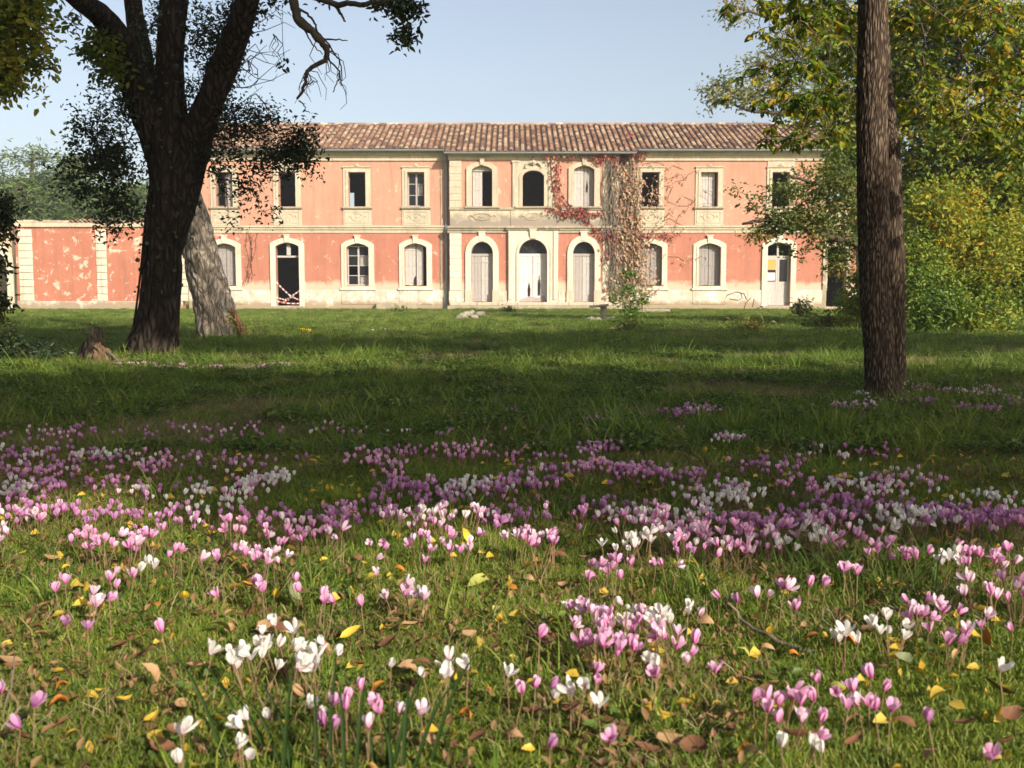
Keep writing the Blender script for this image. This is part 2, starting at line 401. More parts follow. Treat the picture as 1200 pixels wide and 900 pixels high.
M['gap_dark'] = simple('black hole patch', (.012, .010, .009), (.02, .018, .016), .95)
def casement(x0, x1, z0, z1, y, material, parent, cols=2, rows=3, panes=True, bar=.035, arch_r=None):
    m = MB(); e = .06
    m.box(x0, x0 + e, y, y + .05, z0, z1); m.box(x1 - e, x1, y, y + .05, z0, z1); m.box(x0 + e, x1 - e, y + .001, y + .049, z0, z0 + e); m.box(x0 + e, x1 - e, y + .001, y + .049, z1 - e, z1)
    xm = (x0 + x1) / 2; m.box(xm - .045, xm + .045, y - .01, y + .05, z0 + e, z1 - e)
    for s in range(1, rows):
        z = z0 + (z1 - z0) * s / rows; m.box(x0 + e, xm - .045, y + .005, y + .04, z - bar / 2, z + bar / 2); m.box(xm + .045, x1 - e, y + .005, y + .04, z - bar / 2, z + bar / 2)
    f = m.build('frame', material, parent)
    if panes:
        for s in range(rows):
            za, zb = z0 + (z1 - z0) * s / rows, z0 + (z1 - z0) * (s + 1) / rows
            for (a, b) in ((x0 + e, xm - .045), (xm + .045, x1 - e)):
                if rng.random() < .35: continue
                m = MB(); m.box(a, b, y + .02, y + .026, za + .02, zb - .02); m.build('pane', M['glass'], parent)
    return f

def upper_window(px, y, w, kind, head=False):
    cx = P(px, 222, y).x; z0, z1 = HZ(242.3, y), HZ(201.8, y); st = M['stone']
    m = MB()
    m.plate(rect(cx - w / 2 - .27, cx + w / 2 + .27, z0, HZ(196.5, y)), [rect(cx - w / 2, cx + w / 2, z0 + .002, z1)], y - .06, y + .004)
    m.plate(rect(cx - w / 2 - .13, cx + w / 2 + .13, z0, z1 + .12), [rect(cx - w / 2 - .002, cx + w / 2 + .002, z0 + .004, z1 + .002)], y - .1, y - .058)
    win = hp(m, 'window', st)
    m = MB(); m.cbox(cx - w / 2 - .34, cx + w / 2 + .34, y - .17, y, z0 - .11, z0 + .0, .02); m.build('sill', M['stained_stone'], win)
    m = MB(); m.cbox(cx - w / 2 - .3, cx + w / 2 + .3, y - .05, y + .002, z_b1 + .01, z0 - .112, .015)
    m.plate(rect(cx - w / 2 - .2, cx + w / 2 + .2, z_b1 + .14, z0 - .22), [rect(cx - w / 2 - .14, cx + w / 2 + .14, z_b1 + .2, z0 - .28)], y - .075, y - .048)
    ornament(m, cx, (z_b1 + z0 - .1) / 2, w + .1, .62, y - .06); m.build('apron', st, win)
    m = MB(); m.box(cx - w / 2 - .3, cx + w / 2 + .3, y - .12, y, HZ(196.5, y), HZ(195.2, y)); 
    m.tube([(cx - .12, y - .09, HZ(195, y)), (cx, y - .12, HZ(193.4, y)), (cx + .12, y - .09, HZ(195, y))], [.05, .08, .05], 6)
    m.build('lintel_moulding', st, win)
    if head:
        m = MB(); m.cbox(cx - w / 2 - .26, cx + w / 2 + .26, y - .045, y + .002, HZ(195, y), HZ(188.8, y)); m.build('head_panel', st, win)
    ys = y + .3
    if kind == 'open': pass
    elif kind == 'half':
        casement(cx - w / 2, cx + w / 2, z0 + .03, z1, ys, M['dark_wood'], win, rows=3, panes=False)
        shutter_leaf(cx + .04, cx + w / 2, z0 + .02, z1 - .02, ys - .05, M['shutter'], win, 3)
    elif kind == 'shut':
        shutter_leaf(cx - w / 2, cx - .01, z0 + .02, z1, ys - .05, M['shutter_pale'], win, 3); shutter_leaf(cx + .01, cx + w / 2 - .1, z0 + .02, z1, ys - .03, M['shutter_pale'], win, 3)
    elif kind == 'frame':
        casement(cx - w / 2, cx + w / 2, z0 + .03, z1, ys, M['shutter'], win, rows=3)
        shutter_leaf(cx - w / 2 + .02, cx - .14, z0 + .02, z1 - .1, ys + .1, M['shutter_pale'], win, 3)
        shutter_leaf(cx + .06, cx + w / 2 - .12, z0 + .02, z1 - .1, ys + .1, M['shutter_pale'], win, 3)
    elif kind == 'blue':
        shutter_leaf(cx - w / 2, cx - .01, z0 + .02, z1, ys - .05, M['shutter_blue'], win, 3); shutter_leaf(cx + .01, cx + w / 2, z0 + .02, z1, ys - .05, M['shutter_blue'], win, 3)
    return win
for px, k, hd in ((263, 'half', False), (336.5, 'open', True), (418.5, 'open', False), (487.5, 'frame', False), (762, 'open', False), (831, 'shut', False), (914.5, 'open', True), (981, 'blue', False)):
    upper_window(px, HY, .90, k, hd)

def lower_window(px, kind):
    y = HY; cx = hl(px); z0, zs = HZ(335), HZ(290); w = 1.17
    m = MB()
    m.plate(seg_arch(cx, z0 - .13, w + .56, zs + .16, .3, 12), [seg_arch(cx, z0 + .002, w, zs, .2, 12)], y - .07, y + .004)
    m.plate(seg_arch(cx, z0, w + .2, zs + .05, .24, 12), [seg_arch(cx, z0 + .004, w + .004, zs, .202, 12)], y - .1, y - .068)
    win = hp(m, 'window', M['white_stone'])
    m = MB(); m.cbox(cx - w / 2 - .36, cx + w / 2 + .36, y - .17, y, z0 - .24, z0 - .128, .02); m.build('sill', M['white_stone'], win)
    m = MB(); m.cbox(cx - w / 2 - .3, cx + w / 2 + .3, y - .1, y - .068, .25, z0 - .245, .02); m.build('apron', M['plinth'], win)
    keystone(cx, zs + .22, zs + .6, .3, y, M['white_stone'], win)
    ys = y + .3; zt = zs + .2
    cv = lambda x: zs + .2 * (1 - ((x - cx) / (w / 2)) ** 2) - .01
    if kind == 'bars':
        casement(cx - w / 2, cx + w / 2, z0 + .02, zs + .1, ys, M['shutter_pale'], win, rows=4, panes=True)
        shutter_leaf(cx + .06, cx + w / 2 - .02, z0 + .02, zs + .1, ys + .1, M['shutter'], win, 3)
    elif kind == 'hole':
        shutter_leaf(cx - w / 2, cx - .02, z0 + .02, zt, ys, M['shutter_pale'], win, 3, curve=cv)
        shutter_leaf(cx + .02, cx + w / 2 - .2, z0 + .02, zt, ys, M['shutter_pale'], win, 3, hole=(cx - .13, cx - .0, z0 + .05, z0 + .55), curve=cv)
        m = MB(); m.plate(rect(cx + w / 2 - .2, cx + w / 2 - .06, z0 + .5, z0 + 1.0), [], ys - .03, ys - .025); m.build('black_patch', M['gap_dark'], win)  # thin black sheet in the gap beside the right leaf
    elif kind == 'shut':
        shutter_leaf(cx - w / 2, cx - .01, z0 + .02, zt, ys, M['shutter_mid'], win, 3, curve=cv); shutter_leaf(cx + .01, cx + w / 2, z0 + .02, zt, ys, M['shutter_mid'], win, 3, curve=cv)
    return win
M['shutter_mid'] = simple('dull lilac grey wood', (.33, .30, .285), (.20, .18, .17), .8, 5, (8, 8, .7))
for px, k in ((265, 'shut'), (420, 'bars'), (487.5, 'hole'), (762, 'shut'), (830.5, 'shut')): lower_window(px, k)
def door_wing(px, kind):
    y = HY; cx = hl(px); zs = HZ(289); w = 1.24
    m = MB()
    o = [(cx + .02 - w / 2 - .28, .0), (cx + .02 - w / 2, .0)]
    inner = seg_arch(cx, .0, w, zs, .2, 12); outer = seg_arch(cx, .0, w + .56, zs + .16, .3, 12)
    U = [outer[0], inner[0]] + inner[2:][::-1] + [inner[1], outer[1]] + outer[2:]
    m.plate(U, [], y - .1, y + .004)
    d = hp(m, 'door', M['white_stone'])
    keystone(cx, zs + .22, zs + .6, .3, y - .03, M['white_stone'], d)
    zt = HZ(300.5); ys = y + .25
    m = MB(); m.box(cx - w / 2, cx + w / 2, ys, ys + .08, zt - .05, zt + .05); m.box(cx - .05, cx + .05, ys, ys + .06, zt + .05, zs + .18)
    if kind == 'open': m.cbox(cx - .09, cx + .13, ys - .04, ys - .005, zt + .05, zs + .1)
    m.build('transom', M['shutter_pale'], d)
    if kind == 'glazed':
        for s in (-1, 1):
            a, b = (cx - w / 2 + .01, cx - .005) if s < 0 else (cx + .005, cx + w / 2 - .01)
            m = MB(); e = .09; zb = 1.35
            m.box(a, a + e, ys, ys + .05, .2, zt - .055); m.box(b - e, b, ys, ys + .05, .2, zt - .055)
            for za, zc in ((.2, .32), (zb, zb + .1), (zt - .15, zt - .055)): m.box(a + e, b - e, ys + .002, ys + .048, za, zc)
            m.box(a + e, b - e, ys + .015, ys + .035, .32, zb)
            lf = m.build('door_leaf', M['shutter_pale'], d)
            m = MB(); m.box(a + e, b - e, ys + .02, ys + .026, zb + .1, zt - .15); m.build('pane', M['glass'], d)
        m = MB(); m.box(cx - .52, cx - .1, ys + .004, ys + .012, HZ(316), HZ(303.5)); m.build('orange_poster', M['poster_orange'], d)
        m = MB(); m.box(cx - .53, cx - .13, ys - .008, ys - .002, HZ(328.5), HZ(319.5)); m.build('white_notice', M['paper'], d)
    m = MB(); m.cbox(cx - w / 2 - .32, cx + w / 2 + .32, y - .45, y + .2, 0.002, .17, .03); m.build('doorstep', M['stained_stone'], d)
    if kind == 'glazed':
        m = MB(); m.cbox(cx - w / 2 - .6, cx + w / 2 + .6, y - .85, y - .452, 0.002, .09, .03); m.build('doorstep', M['stained_stone'], d)
    return d
M['poster_orange'] = simple('orange poster', (.75, .25, .05), (.7, .32, .1), .6, 2)
M['paper'] = simple('white paper', (.78, .78, .76), (.7, .7, .68), .7, 2)
M['tape_red'] = simple('red tape', (.42, .07, .06), None, .5, 2); M['tape_white'] = simple('white tape', (.58, .54, .50), (.45, .42, .38), .5, 2)
d_open = door_wing(338, 'open'); door_wing(911.5, 'glazed')
# the dark doorway at the far right: frame only
cx = hl(980, 320); w = 1.05; zs = HZ(292)
inner = seg_arch(cx, .0, w, zs, .15, 10); outer = seg_arch(cx, .0, w + .4, zs + .1, .2, 10)
m = MB(); m.plate([outer[0], inner[0]] + inner[2:][::-1] + [inner[1], outer[1]] + outer[2:], [], HY - .08, HY + .004); hp(m, 'door', M['stained_stone'])

def centre_door(cx, w, zs, rise, kind):
    y = BY; z0 = zthr
    m = MB(); inner = arch(cx, z0 - .1, w, zs, rise, 18); fw = .30 if kind == 'grey' else .13; pr = .1 if kind == 'grey' else .22
    outer = arch(cx, z0 - .1, w + 2 * fw, zs, rise + fw + .03, 18)
    m.plate([outer[0], inner[0]] + inner[2:][::-1] + [inner[1], outer[1]] + outer[2:], [], y - pr, y + .003)
    d = hp(m, 'door', M['white_stone'])
    keystone(cx, zs + rise + .04, zs + rise + .5, .36, y - (.0 if kind == 'grey' else .16), M['white_stone'], d)
    if kind == 'grey':
        for s in (-1, 1):
            m = MB(); m.cbox(cx + s * (w / 2 + .15) - .19, cx + s * (w / 2 + .15) + .19, y - .16, y - .101, z0 - .1, HZ(340, y)); m.build('stone', M['stone'], d)
    ys = y + .26; zt = zs - .04
    m = MB(); m.box(cx - w / 2, cx + w / 2, ys - .03, ys + .08, zt - .07, zt + .05)
    mt = M['shutter_white'] if kind == 'white' else M['shutter']
    m.build('transom', mt, d)
    m = MB()       # fanlight bars
    nb = 5 if kind == 'white' else 1
    for k in range(1, nb):
        a = math.pi * k / nb; m.tube([(cx, ys + .03, zt + .05), (cx + w / 2 * math.cos(a) * .98, ys + .03, zt + .05 + rise * math.sin(a) * .98)], .011, 5)
    m.tube([(cx + w / 2 * .97 * math.cos(math.pi * i / 14), ys + .03, zt + .04 + rise * .97 * math.sin(math.pi * i / 14)) for i in range(15)], .02, 5)
    m.build('fanlight', M['dark_wood'], d)
    m = MB(); m.plate(arch(cx, zt + .05, w, zt + .06, rise - .02, 14)[0:], [], ys + .055, ys + .062); m.build('pane', M['glass'], d)
    if kind == 'white':
        o1 = shutter_leaf(cx - w / 2, cx - .008, z0 + .0, zt - .07, ys, mt, d, 3, hole=(cx - .26, cx - .14, z0 + .3, z0 + 1.05), name='door_leaf')
        o2 = shutter_leaf(cx + .008, cx + w / 2 - .0, z0 + .0, zt - .07, ys, mt, d, 3, hole=(cx + .28, cx + .38, z0 + .35, z0 + 1.45), name='door_leaf')
        m = MB(); m.plate([(cx - w / 2, z0 + .02), (cx + w / 2, z0 + .02), (cx + .6, z0 + .35), (cx + .3, z0 + .22), (cx - .2, z0 + .3), (cx - .6, z0 + .16)], [], ys - .028, ys - .02); m.build('scuffed_kick_board', M['shutter'], d)
    else:
        shutter_leaf(cx - w / 2, cx - .06, z0, zt - .07, ys, mt, d, 3, name='door_leaf'); shutter_leaf(cx - .05, cx + w / 2, z0, zt - .07, ys + .02, M['shutter_pale'], d, 3, name='door_leaf')
    return d
centre_door(DX[0], 1.14, HZ(297.3, BY), .62, 'grey'); centre_door(DX[2], 1.14, HZ(297.3, BY), .62, 'grey')
centre_door(DX[1], 1.48, HZ(297.3, BY), .74, 'white')

def block_window(cx, kind):
    y = BY; z0 = HZ(242, y)
    if kind == 'arch':
        w, zs, rise = 1.12, HZ(208, y), .36
        inner = arch(cx, z0 + .002, w, zs, rise, 14); outer = arch(cx, z0, w + .36, zs, rise + .2, 14)
    else:
        w, zs, rise = 1.05, HZ(199, y), .2
        inner = seg_arch(cx, z0 + .002, w, zs, rise, 12); outer = seg_arch(cx, z0, w + .58, zs + .1, .3, 12)
    m = MB(); m.plate(outer, [inner], y - .11, y + .004); win = hp(m, 'window', M['stone'])
    m = MB(); m.cbox(cx - w / 2 - .4, cx + w / 2 + .4, y - .2, y - .001, z0 - .1, z0 - .002, .02); m.build('sill', M['stained_stone'], win)
    zt = (zs + rise)
    if kind == 'arch':
        m = MB()
        for s in (-1, 1):
            m.tube([(cx, y - .14, HZ(192.5, y)), (cx + s * .2, y - .15, HZ(190.5, y)), (cx + s * .36, y - .14, HZ(193, y)), (cx + s * .42, y - .13, HZ(196.5, y)), (cx + s * .34, y - .12, HZ(198, y))], [.07, .06, .05, .06, .02], 6)
            m.tube([(cx + s * .1, y - .14, HZ(188.5, y)), (cx + s * .12, y - .16, HZ(192, y))], [.03, .05], 5)
        m.tube([(cx, y - .12, HZ(188.2, y)), (cx, y - .18, HZ(191, y)), (cx, y - .12, HZ(194.5, y))], [.05, .11, .04], 8)
        m.build('carved_scroll', M['stone'], win)
    else:
        keystone(cx, zt + .04, zt + .34, .24, y - .05, M['stone'], win)
    m = MB(); ornament(m, cx, HZ(254, y), 1.5, .55, y - .06 if kind != 'arch' else y - .08); m.build('cartouche', M['stained_stone'], win)
    ys = y + .26
    cv = lambda x: zs + rise * (1 - ((x - cx) / (w / 2)) ** 2) - .01
    if kind == 'half':
        shutter_leaf(cx - w / 2 + .02, cx - .0, z0 + .02, zs - .04, ys, M['shutter_pale'], win, 3)
        m = MB(); m.plate([(cx - w / 2, zs - .05), (cx + w / 2, zs - .05)] + [(cx + w / 2 * math.cos(math.pi * i / 8), zs - .05 + .24 * math.sin(math.pi * i / 8)) for i in range(1, 8)], [], ys - .08, ys - .03); m.build('blind_box', M['shutter_pale'], win)
    elif kind == 'shut':
        shutter_leaf(cx - w / 2, cx - .01, z0 + .02, zs + rise, ys, M['shutter_pale'], win, 3, curve=cv)
        shutter_leaf(cx + .01, cx + w / 2, z0 + .02, zs + rise, ys, M['shutter'], win, 3, curve=cv, hole=(cx + .12, cx + .2, z0 + .75, z0 + 1.35))
block_window(UX[0], 'half'); block_window(UX[1], 'arch'); block_window(UX[2], 'shut')

# entrance platform and steps
m = MB(); m.cbox(bL - .1, bR + .3, BY - .95, BY + .1, 0, .2, .03); hp(m, 'entrance_step', M['stained_stone'])
x = bL - .0
while x < bR + .1:
    wd = rng.uniform(.9, 1.5); wd = min(wd, bR + .2 - x)
    m = MB(); m.cbox(x + .008, x + wd - .008, BY - .55, BY - .08, .2, .37 + rng.uniform(-.01, .01), .025); hp(m, 'slab', M['stone'])
    x += wd
m = MB(); m.cbox(HX(442), HX(489), HY - .5, HY - .071, 0, .34, .03); hp(m, 'masonry_ledge', M['stained_stone'])
m = MB(); m.box(HX(314), HX(353), HY - 1.0, HY - .5, 0, .1); hp(m, 'doorstep', M['stained_stone'])

# rain pipes
for x, ya in ((bL - .2, HY - .12),):
    m = MB(); m.tube([(x, ya, 0.05), (x, ya, z_b0 - .2), (x, ya - .12, z_b0), (x, ya - .12, z_b1), (x, ya, z_b1 + .2), (x, ya, ZE - .35), (x, ya - .3, ZE - .1)], .06, 8)
    for z in (1, 2.6, 5.2, 6.7): m.tube([(x, ya, z), (x, ya, z + .06)], .075, 8)
    hp(m, 'rain_pipe', M['zinc'])

# roof: decking, tiles, ridge, gutter
RY = HY + 5.1; 
zr = P(620, 146.5, RY).z
slope = (zr - (z_e + .12)) / (RY - (HY - .42))
ye_w, ye_b = HY - .42, BY - .42
def roof_z(y): return zr - slope * (RY - y)
m = MB()
for a, b, ye in ((xL - .15, bL - .25, ye_w), (bL - .25, bR + .9, ye_b), (bR + .9, xR + .15, ye_w)):
    m.add([(a, ye, roof_z(ye)), (b, ye, roof_z(ye)), (b, RY, zr), (a, RY, zr), (a, ye, roof_z(ye) - .1), (b, ye, roof_z(ye) - .1), (b, RY, zr - .1), (a, RY, zr - .1)],
          [(0, 1, 2, 3), (7, 6, 5, 4), (0, 4, 5, 1), (1, 5, 6, 2), (3, 7, 4, 0)])
m.add([(xL - .15, RY, zr), (xR + .15, RY, zr), (xR + .15, HY + DEP + .8, z_e + .1), (xL - .15, HY + DEP + .8, z_e + .1)], [(0, 1, 2, 3)])
roof = hp(m, 'roof', M['dark_wood'])
m = MB(); m.add([(xL, HY, z_e), (xL, HY + DEP, z_e), (xL, RY, zr - .12)], [(0, 1, 2)]); m.add([(xR, HY, z_e), (xR, HY + DEP, z_e), (xR, RY, zr - .12)], [(0, 2, 1)]); hp(m, 'gable', M['pale_plaster'])
def roof_tiles(xa, xb, ye):
    V, Fc, Rn = [], [], []
    n = int((xb - xa) / .30); L = math.hypot(RY - ye, zr - roof_z(ye)); rows = int(L / .36); st = L / rows
    dy, dz = (RY - ye) / L, (zr - roof_z(ye)) / L
    K = 5
    for i in range(n):
        x0 = xa + (i + .5) * (xb - xa) / n
        for conv in (0, 1):
            xc = x0 + (.15 if conv == 0 else 0)
            for j in range(rows):
                rn = rng.random(); s0 = j * st - .05; s1 = s0 + st + .07; lift = rng.uniform(-.006, .012); sk = rng.uniform(-.012, .012)
                b = len(V)
                for (s, rad, up) in ((s0, .100, .065), (s1, .080, .015)):
                    for k in range(K):
                        a = math.pi * k / (K - 1)
                        ox = math.cos(a) * rad + (sk if s == s0 else 0)
                        oz = (math.sin(a) * rad * .95 + up if conv else -math.sin(a) * rad * .7 + up + .03) + lift
                        V.append((xc + ox, ye + s * dy - oz * dz, roof_z(ye) + s * dz + oz * dy)); Rn.append(rn if conv else min(1, .86 + rn * .14))  # channel tiles get dark tones, painting the shadow between the tile columns
                for k in range(K - 1): Fc.append([b + k, b + k + 1, b + K + k + 1, b + K + k])
                if conv: Fc.append([b + 4, b + 3, b + 2, b + 1]); Fc.append([b, b + 4, b + 1]); 
    o = link_mesh('roof_tiles', np_mesh('roof_tiles', V, Fc, M['tile'], False, Rn), roof)
    o['kind'] = 'stuff'
roof_tiles(xL - .15, bL - .25, ye_w); roof_tiles(bL - .25, bR + .9, ye_b); roof_tiles(bR + .9, xR + .15, ye_w)
def half_tile(length, r0, r1, seg=6, depth=.0):
    V, Fc = [], []
    for s, r in ((0, r0), (length, r1)):
        for k in range(seg + 1):
            a = math.pi * k / seg; V.append((s, math.cos(a) * r, math.sin(a) * r))
        for k in range(seg + 1):
            a = math.pi * k / seg; V.append((s, math.cos(a) * (r - .015), math.sin(a) * (r - .015)))
    n = seg + 1
    for k in range(seg):
        Fc.append([k, 2 * n + k, 2 * n + k + 1, k + 1]); Fc.append([n + k, n + k + 1, 3 * n + k + 1, 3 * n + k]); Fc.append([k, k + 1, n + k + 1, n + k]); Fc.append([2 * n + k, 3 * n + k, 3 * n + k + 1, 2 * n + k + 1])
    return V, Fc
tile_meshes = [np_mesh('ridge_tile', *half_tile(.46, .13, .115), M['tile'], False, [v] * 28) for v in (.1, .25, .4, .55, .7, .9)]
x = xL - .1
while x < xR:
    link_mesh('ridge_tile', rng.choice(tile_meshes), roof, (x, RY + rng.uniform(-.01, .01), zr + .01 + rng.uniform(-.01, .01)), (0, rng.uniform(-.03, .03), rng.uniform(-.04, .04))); x += .42
def gutter(xa, xb, ye):
    m = MB(); z = roof_z(ye) - .02; K = 6; b = 0
    for xx in (xa, xb):
        for k in range(K + 1):
            a = math.pi + math.pi * k / K; m.v.append((xx, ye - .09 + .085 * math.cos(a), z + .085 * math.sin(a))); m.r.append(.5)
    for k in range(K): m.f.append([k, k + 1, K + 2 + k, K + 1 + k])
    m.tube([(xa, ye - .175, z), (xb, ye - .175, z)], .012, 5)
    hp(m, 'gutter', M['zinc'])
gutter(xL - .15, bL - .26, ye_w); gutter(bL - .25, bR + .89, ye_b); gutter(bR + .9, xR + .15, ye_w)
for a, b, y0, y1 in ((xL, bL - .06, ye_w, HY), (bR + .06, xR, ye_w, HY), (bL - .06, bR + .06, ye_b, BY)):
    m = MB(); m.box(a, b, y0 + .02, y1 - .001, ZE + .002 if y1 == BY else z_e + .0, (ZE if y1 == BY else z_e) + .03)
    hp(m, 'soffit', M['stained_stone'])

# scrape marks / dead ivy lines on the plinth at the right
m = MB()
for pts in (((849, 352), (852, 346), (862, 342), (872, 344), (875, 351)), ((855, 350), (865, 352), (870, 349), (868, 343)), ((872, 363), (874, 355), (880, 349)), ((882, 360), (884, 350)), ((846, 350), (851, 356))):
    m.tube([P(a, b, HY - .085) for a, b in pts], .02, 5)
dead = m.build('dead_stems', M['dark_wood']); tag(dead, 'thin dark dead stems looping over the white plinth near the glazed door', 'plant')

# striped barrier tape across the open doorway
tape = empty('barrier_tape', (0, 0, 0), 'red and white striped barrier tape strung across the open dark doorway', 'tape')
def strip(p0, p1, sag=.05):
    n = 9; cx = hl(338)
    for k in range(n):
        a, b = [Vector(p0).lerp(Vector(p1), t) for t in (k / n, (k + 1) / n)]
        a.z -= sag * math.sin(math.pi * k / n); b.z -= sag * math.sin(math.pi * (k + 1) / n)
        d = (b - a).normalized(); up = Vector((-d.z, 0, d.x)) * .035
        m = MB(); y = Vector((0, .006, 0))
        m.add([a - up, b - up, b + up, a + up, a - up + y, b - up + y, b + up + y, a + up + y], [(0, 1, 2, 3), (7, 6, 5, 4), (0, 4, 5, 1), (3, 2, 6, 7), (1, 5, 6, 2), (0, 3, 7, 4)])
        m.build('stripe', M['tape_red'] if k % 2 else M['tape_white'], tape)
cx = hl(338); yy = HY - .02
for (a, b, s) in (((-.6, 1.42), (.1, .72), .03), ((.1, .72), (.62, .48), .02), ((-.6, .62), (.05, .5), .04), ((-.05, .52), (.62, .98), .0), ((-.6, .42), (.6, .3), .05), ((-.3, .34), (.3, .72), .0)):
    strip((cx + a[0], yy, a[1]), (cx + b[0], yy, b[1]), s)

# ---------------------------------------------------------------- garden wall on the left
WY = 52.5
gw = empty('garden_wall', (0, WY, 0), 'tall weathered red plastered garden wall with cream piers left of the house', 'wall')
gw_off = (0, -WY, 0)
def gp(m, name, mt):
    o = m.build(name, mt, gw); o.location = gw_off; return o
wx0, wx1 = P(20, 330, WY).x, xL + .3
ztop = P(90, 266, WY).z
m = MB(); m.plate(rect(wx0, wx1, 0, ztop), [], WY, WY + .5); gp(m, 'wall', M['garden_plaster'])
m = MB(); m.cbox(wx0, wx1, WY - .08, WY - .001, 0, P(80, 353, WY).z, .02); gp(m, 'plinth', M['plinth'])
for a, b in ((22, 39), (113, 125.5), (208, 220)):
    quoin_z0, quoin_z1 = P(80, 353, WY).z, ztop - .12; n = 10; h = (quoin_z1 - quoin_z0) / n
    for k in range(n):
        m = MB(); m.cbox(P(a, 310, WY).x + rng.uniform(0, .02), P(b, 310, WY).x - rng.uniform(0, .02), WY - .06 + rng.uniform(-.006, .006), WY + .0, quoin_z0 + k * h + .01, quoin_z0 + (k + 1) * h - .01, .02)
        gp(m, 'stone', M['white_stone'])
m = MB(); m.box(wx0 - .05, wx1, WY - .12, WY + .6, ztop, ztop + .07); m.box(wx0, wx1, WY - .05, WY + .55, ztop + .07, ztop + .22); gp(m, 'coping', M['stone'])
x = P(84, 266, WY).x
wt = [np_mesh('tile', *half_tile(.5, .10, .085), M['tile'], False, [v] * 28) for v in (.1, .3, .5, .7, .9)]
while x < wx1:
    for s in (0, 1):
        link_mesh('tile', rng.choice(wt), gw, (x + rng.uniform(-.01, .01), -.14 + s * .34, ztop + .24 + s * .1), (0, 0, math.pi / 2 + rng.uniform(-.05, .05))).rotation_euler[0] = 0
    x += .235
x = wx0
while x < P(82, 266, WY).x:
    wd = rng.uniform(.3, .6); m = MB(); m.cbox(x, x + wd - .02, WY - .02, WY + .5, ztop + .222, ztop + .26 + rng.uniform(0, .1), .02); gp(m, 'rubble_stone', M['stone'] if rng.random() < .6 else M['stained_stone']); x += wd
# annexe with an arch at the far left
AY = 53.4
ax = empty('annexe', (0, AY, 0), 'pale annexe with a wide arched gateway at the far left edge', 'building')
def apart(m, name, mt):
    o = m.build(name, mt, ax); o.location = (0, -AY, 0); return o
a0, a1 = P(-110, 320, AY).x, wx0 + .05
ar_c, ar_z = P(-8, 320, AY).x, P(0, 304, AY).z
m = MB(); m.plate(rect(a0, a1, 0, ztop), [arch(ar_c, .01, 1.5, ar_z - .3, .75, 16)], AY, AY + .5); apart(m, 'wall', M['pale_plaster'])
inner = arch(ar_c, 0, 1.5, ar_z - .3, .75, 18); outer = arch(ar_c, 0, 2.3, ar_z - .3, 1.2, 18)
m = MB(); m.plate([outer[0], inner[0]] + inner[2:][::-1] + [inner[1], outer[1]] + outer[2:], [], AY - .1, AY + .003); apart(m, 'archway', M['white_stone'])
m = MB(); m.box(a0, a1, AY + 2.5, AY + 2.9, 0, ztop); m.box(a0, a1, AY - .25, AY + 3.1, ztop + .002, ztop + .14); apart(m, 'roof_slab', M['stained_stone'])
m = MB()
x = a0
while x < a1:
    link_mesh('tile', rng.choice(wt), ax, (x, -.28, ztop + .17), (0, 0, math.pi / 2)); x += .235

# ---------------------------------------------------------------- stone table and rubble before the steps
M['table_stone'] = simple('old grey limestone', (.36, .31, .25), (.22, .19, .15), .9, 7, None, .5, .2, .02)
c = G(707, 374)
tb = empty('stone_table', c, 'small stone pedestal table with a cracked tilted top in front of the steps', 'table')
m = MB(); m.tube([(0, 0, 0), (.0, 0, .07), (0, 0, .10), (0, 0, .34), (0, 0, .40)], [.17, .16, .10, .09, .14], 10); m.build('pedestal', M['table_stone'], tb)
m = MB(); m.cbox(-.38, .20, -.22, .22, .40, .47, .03); o = m.build('table_top', M['table_stone'], tb); o.rotation_euler = (0, R(-6), 0)
def rock(name, loc, size, mt, seed, lab=None, cat='stone', group=None, sub=2):
    import bmesh
    bm = bmesh.new(); bmesh.ops.create_icosphere(bm, subdivisions=sub, radius=1)
    for v in bm.verts:
        n1 = noise.noise(v.co * 1.1 + Vector((seed, 0, 0))) * .45 + noise.noise(v.co * 2.7 + Vector((0, seed, 0))) * .2
        v.co *= 1 + n1; v.co = Vector((v.co.x * size[0], v.co.y * size[1], v.co.z * size[2]))
    me = bpy.data.meshes.new(name); bm.to_mesh(me); bm.free(); me.materials.append(mt)
    o = link_mesh(name, me, None, loc); o.rotation_euler[2] = seed
    if lab: tag(o, lab, cat, group)
    return o
for k, (px, py, s, lab) in enumerate(((549, 372, .30, 'largest pale stone of the rubble in front of the left steps'), (556, 374, .2, 'small pale stone in the middle of the rubble pile'), (563, 371, .26, 'rounded grey stone right in the rubble pile'), (541, 374, .22, 'low stone at the left of the rubble pile'), (553, 368, .2, 'pale stone resting behind the rubble pile'))):
    rock('rubble_stone', G(px, py) + Vector((0, 0, .04)), (s, s * .8, s * .6), M['table_stone'], k * 1.7 + .3, lab, 'stone', 'rubble stones before the steps')
for k, (px, py, s, lab) in enumerate(((692, 377, .16, 'small reddish stone left of the stone table'), (700, 378, .18, 'pale stone at the foot of the stone table'), (716, 376, .16, 'pale stone right of the stone table foot'))):
    rock('fallen_stone', G(px, py) + Vector((0, 0, .03)), (s, s, s * .7), M['table_stone'], k * 2.1 + 5, lab, 'stone', 'stones round the table')
c = G(703, 368); m = MB(); m.cbox(-1.1, .6, -.3, .3, 0, .14, .03); o = m.build('stone_slab', M['table_stone']); o.location = (G(768, 366).x, G(768, 366).y, 0)
tag(o, 'low pale stone slab lying before the vine clad wall', 'slab')
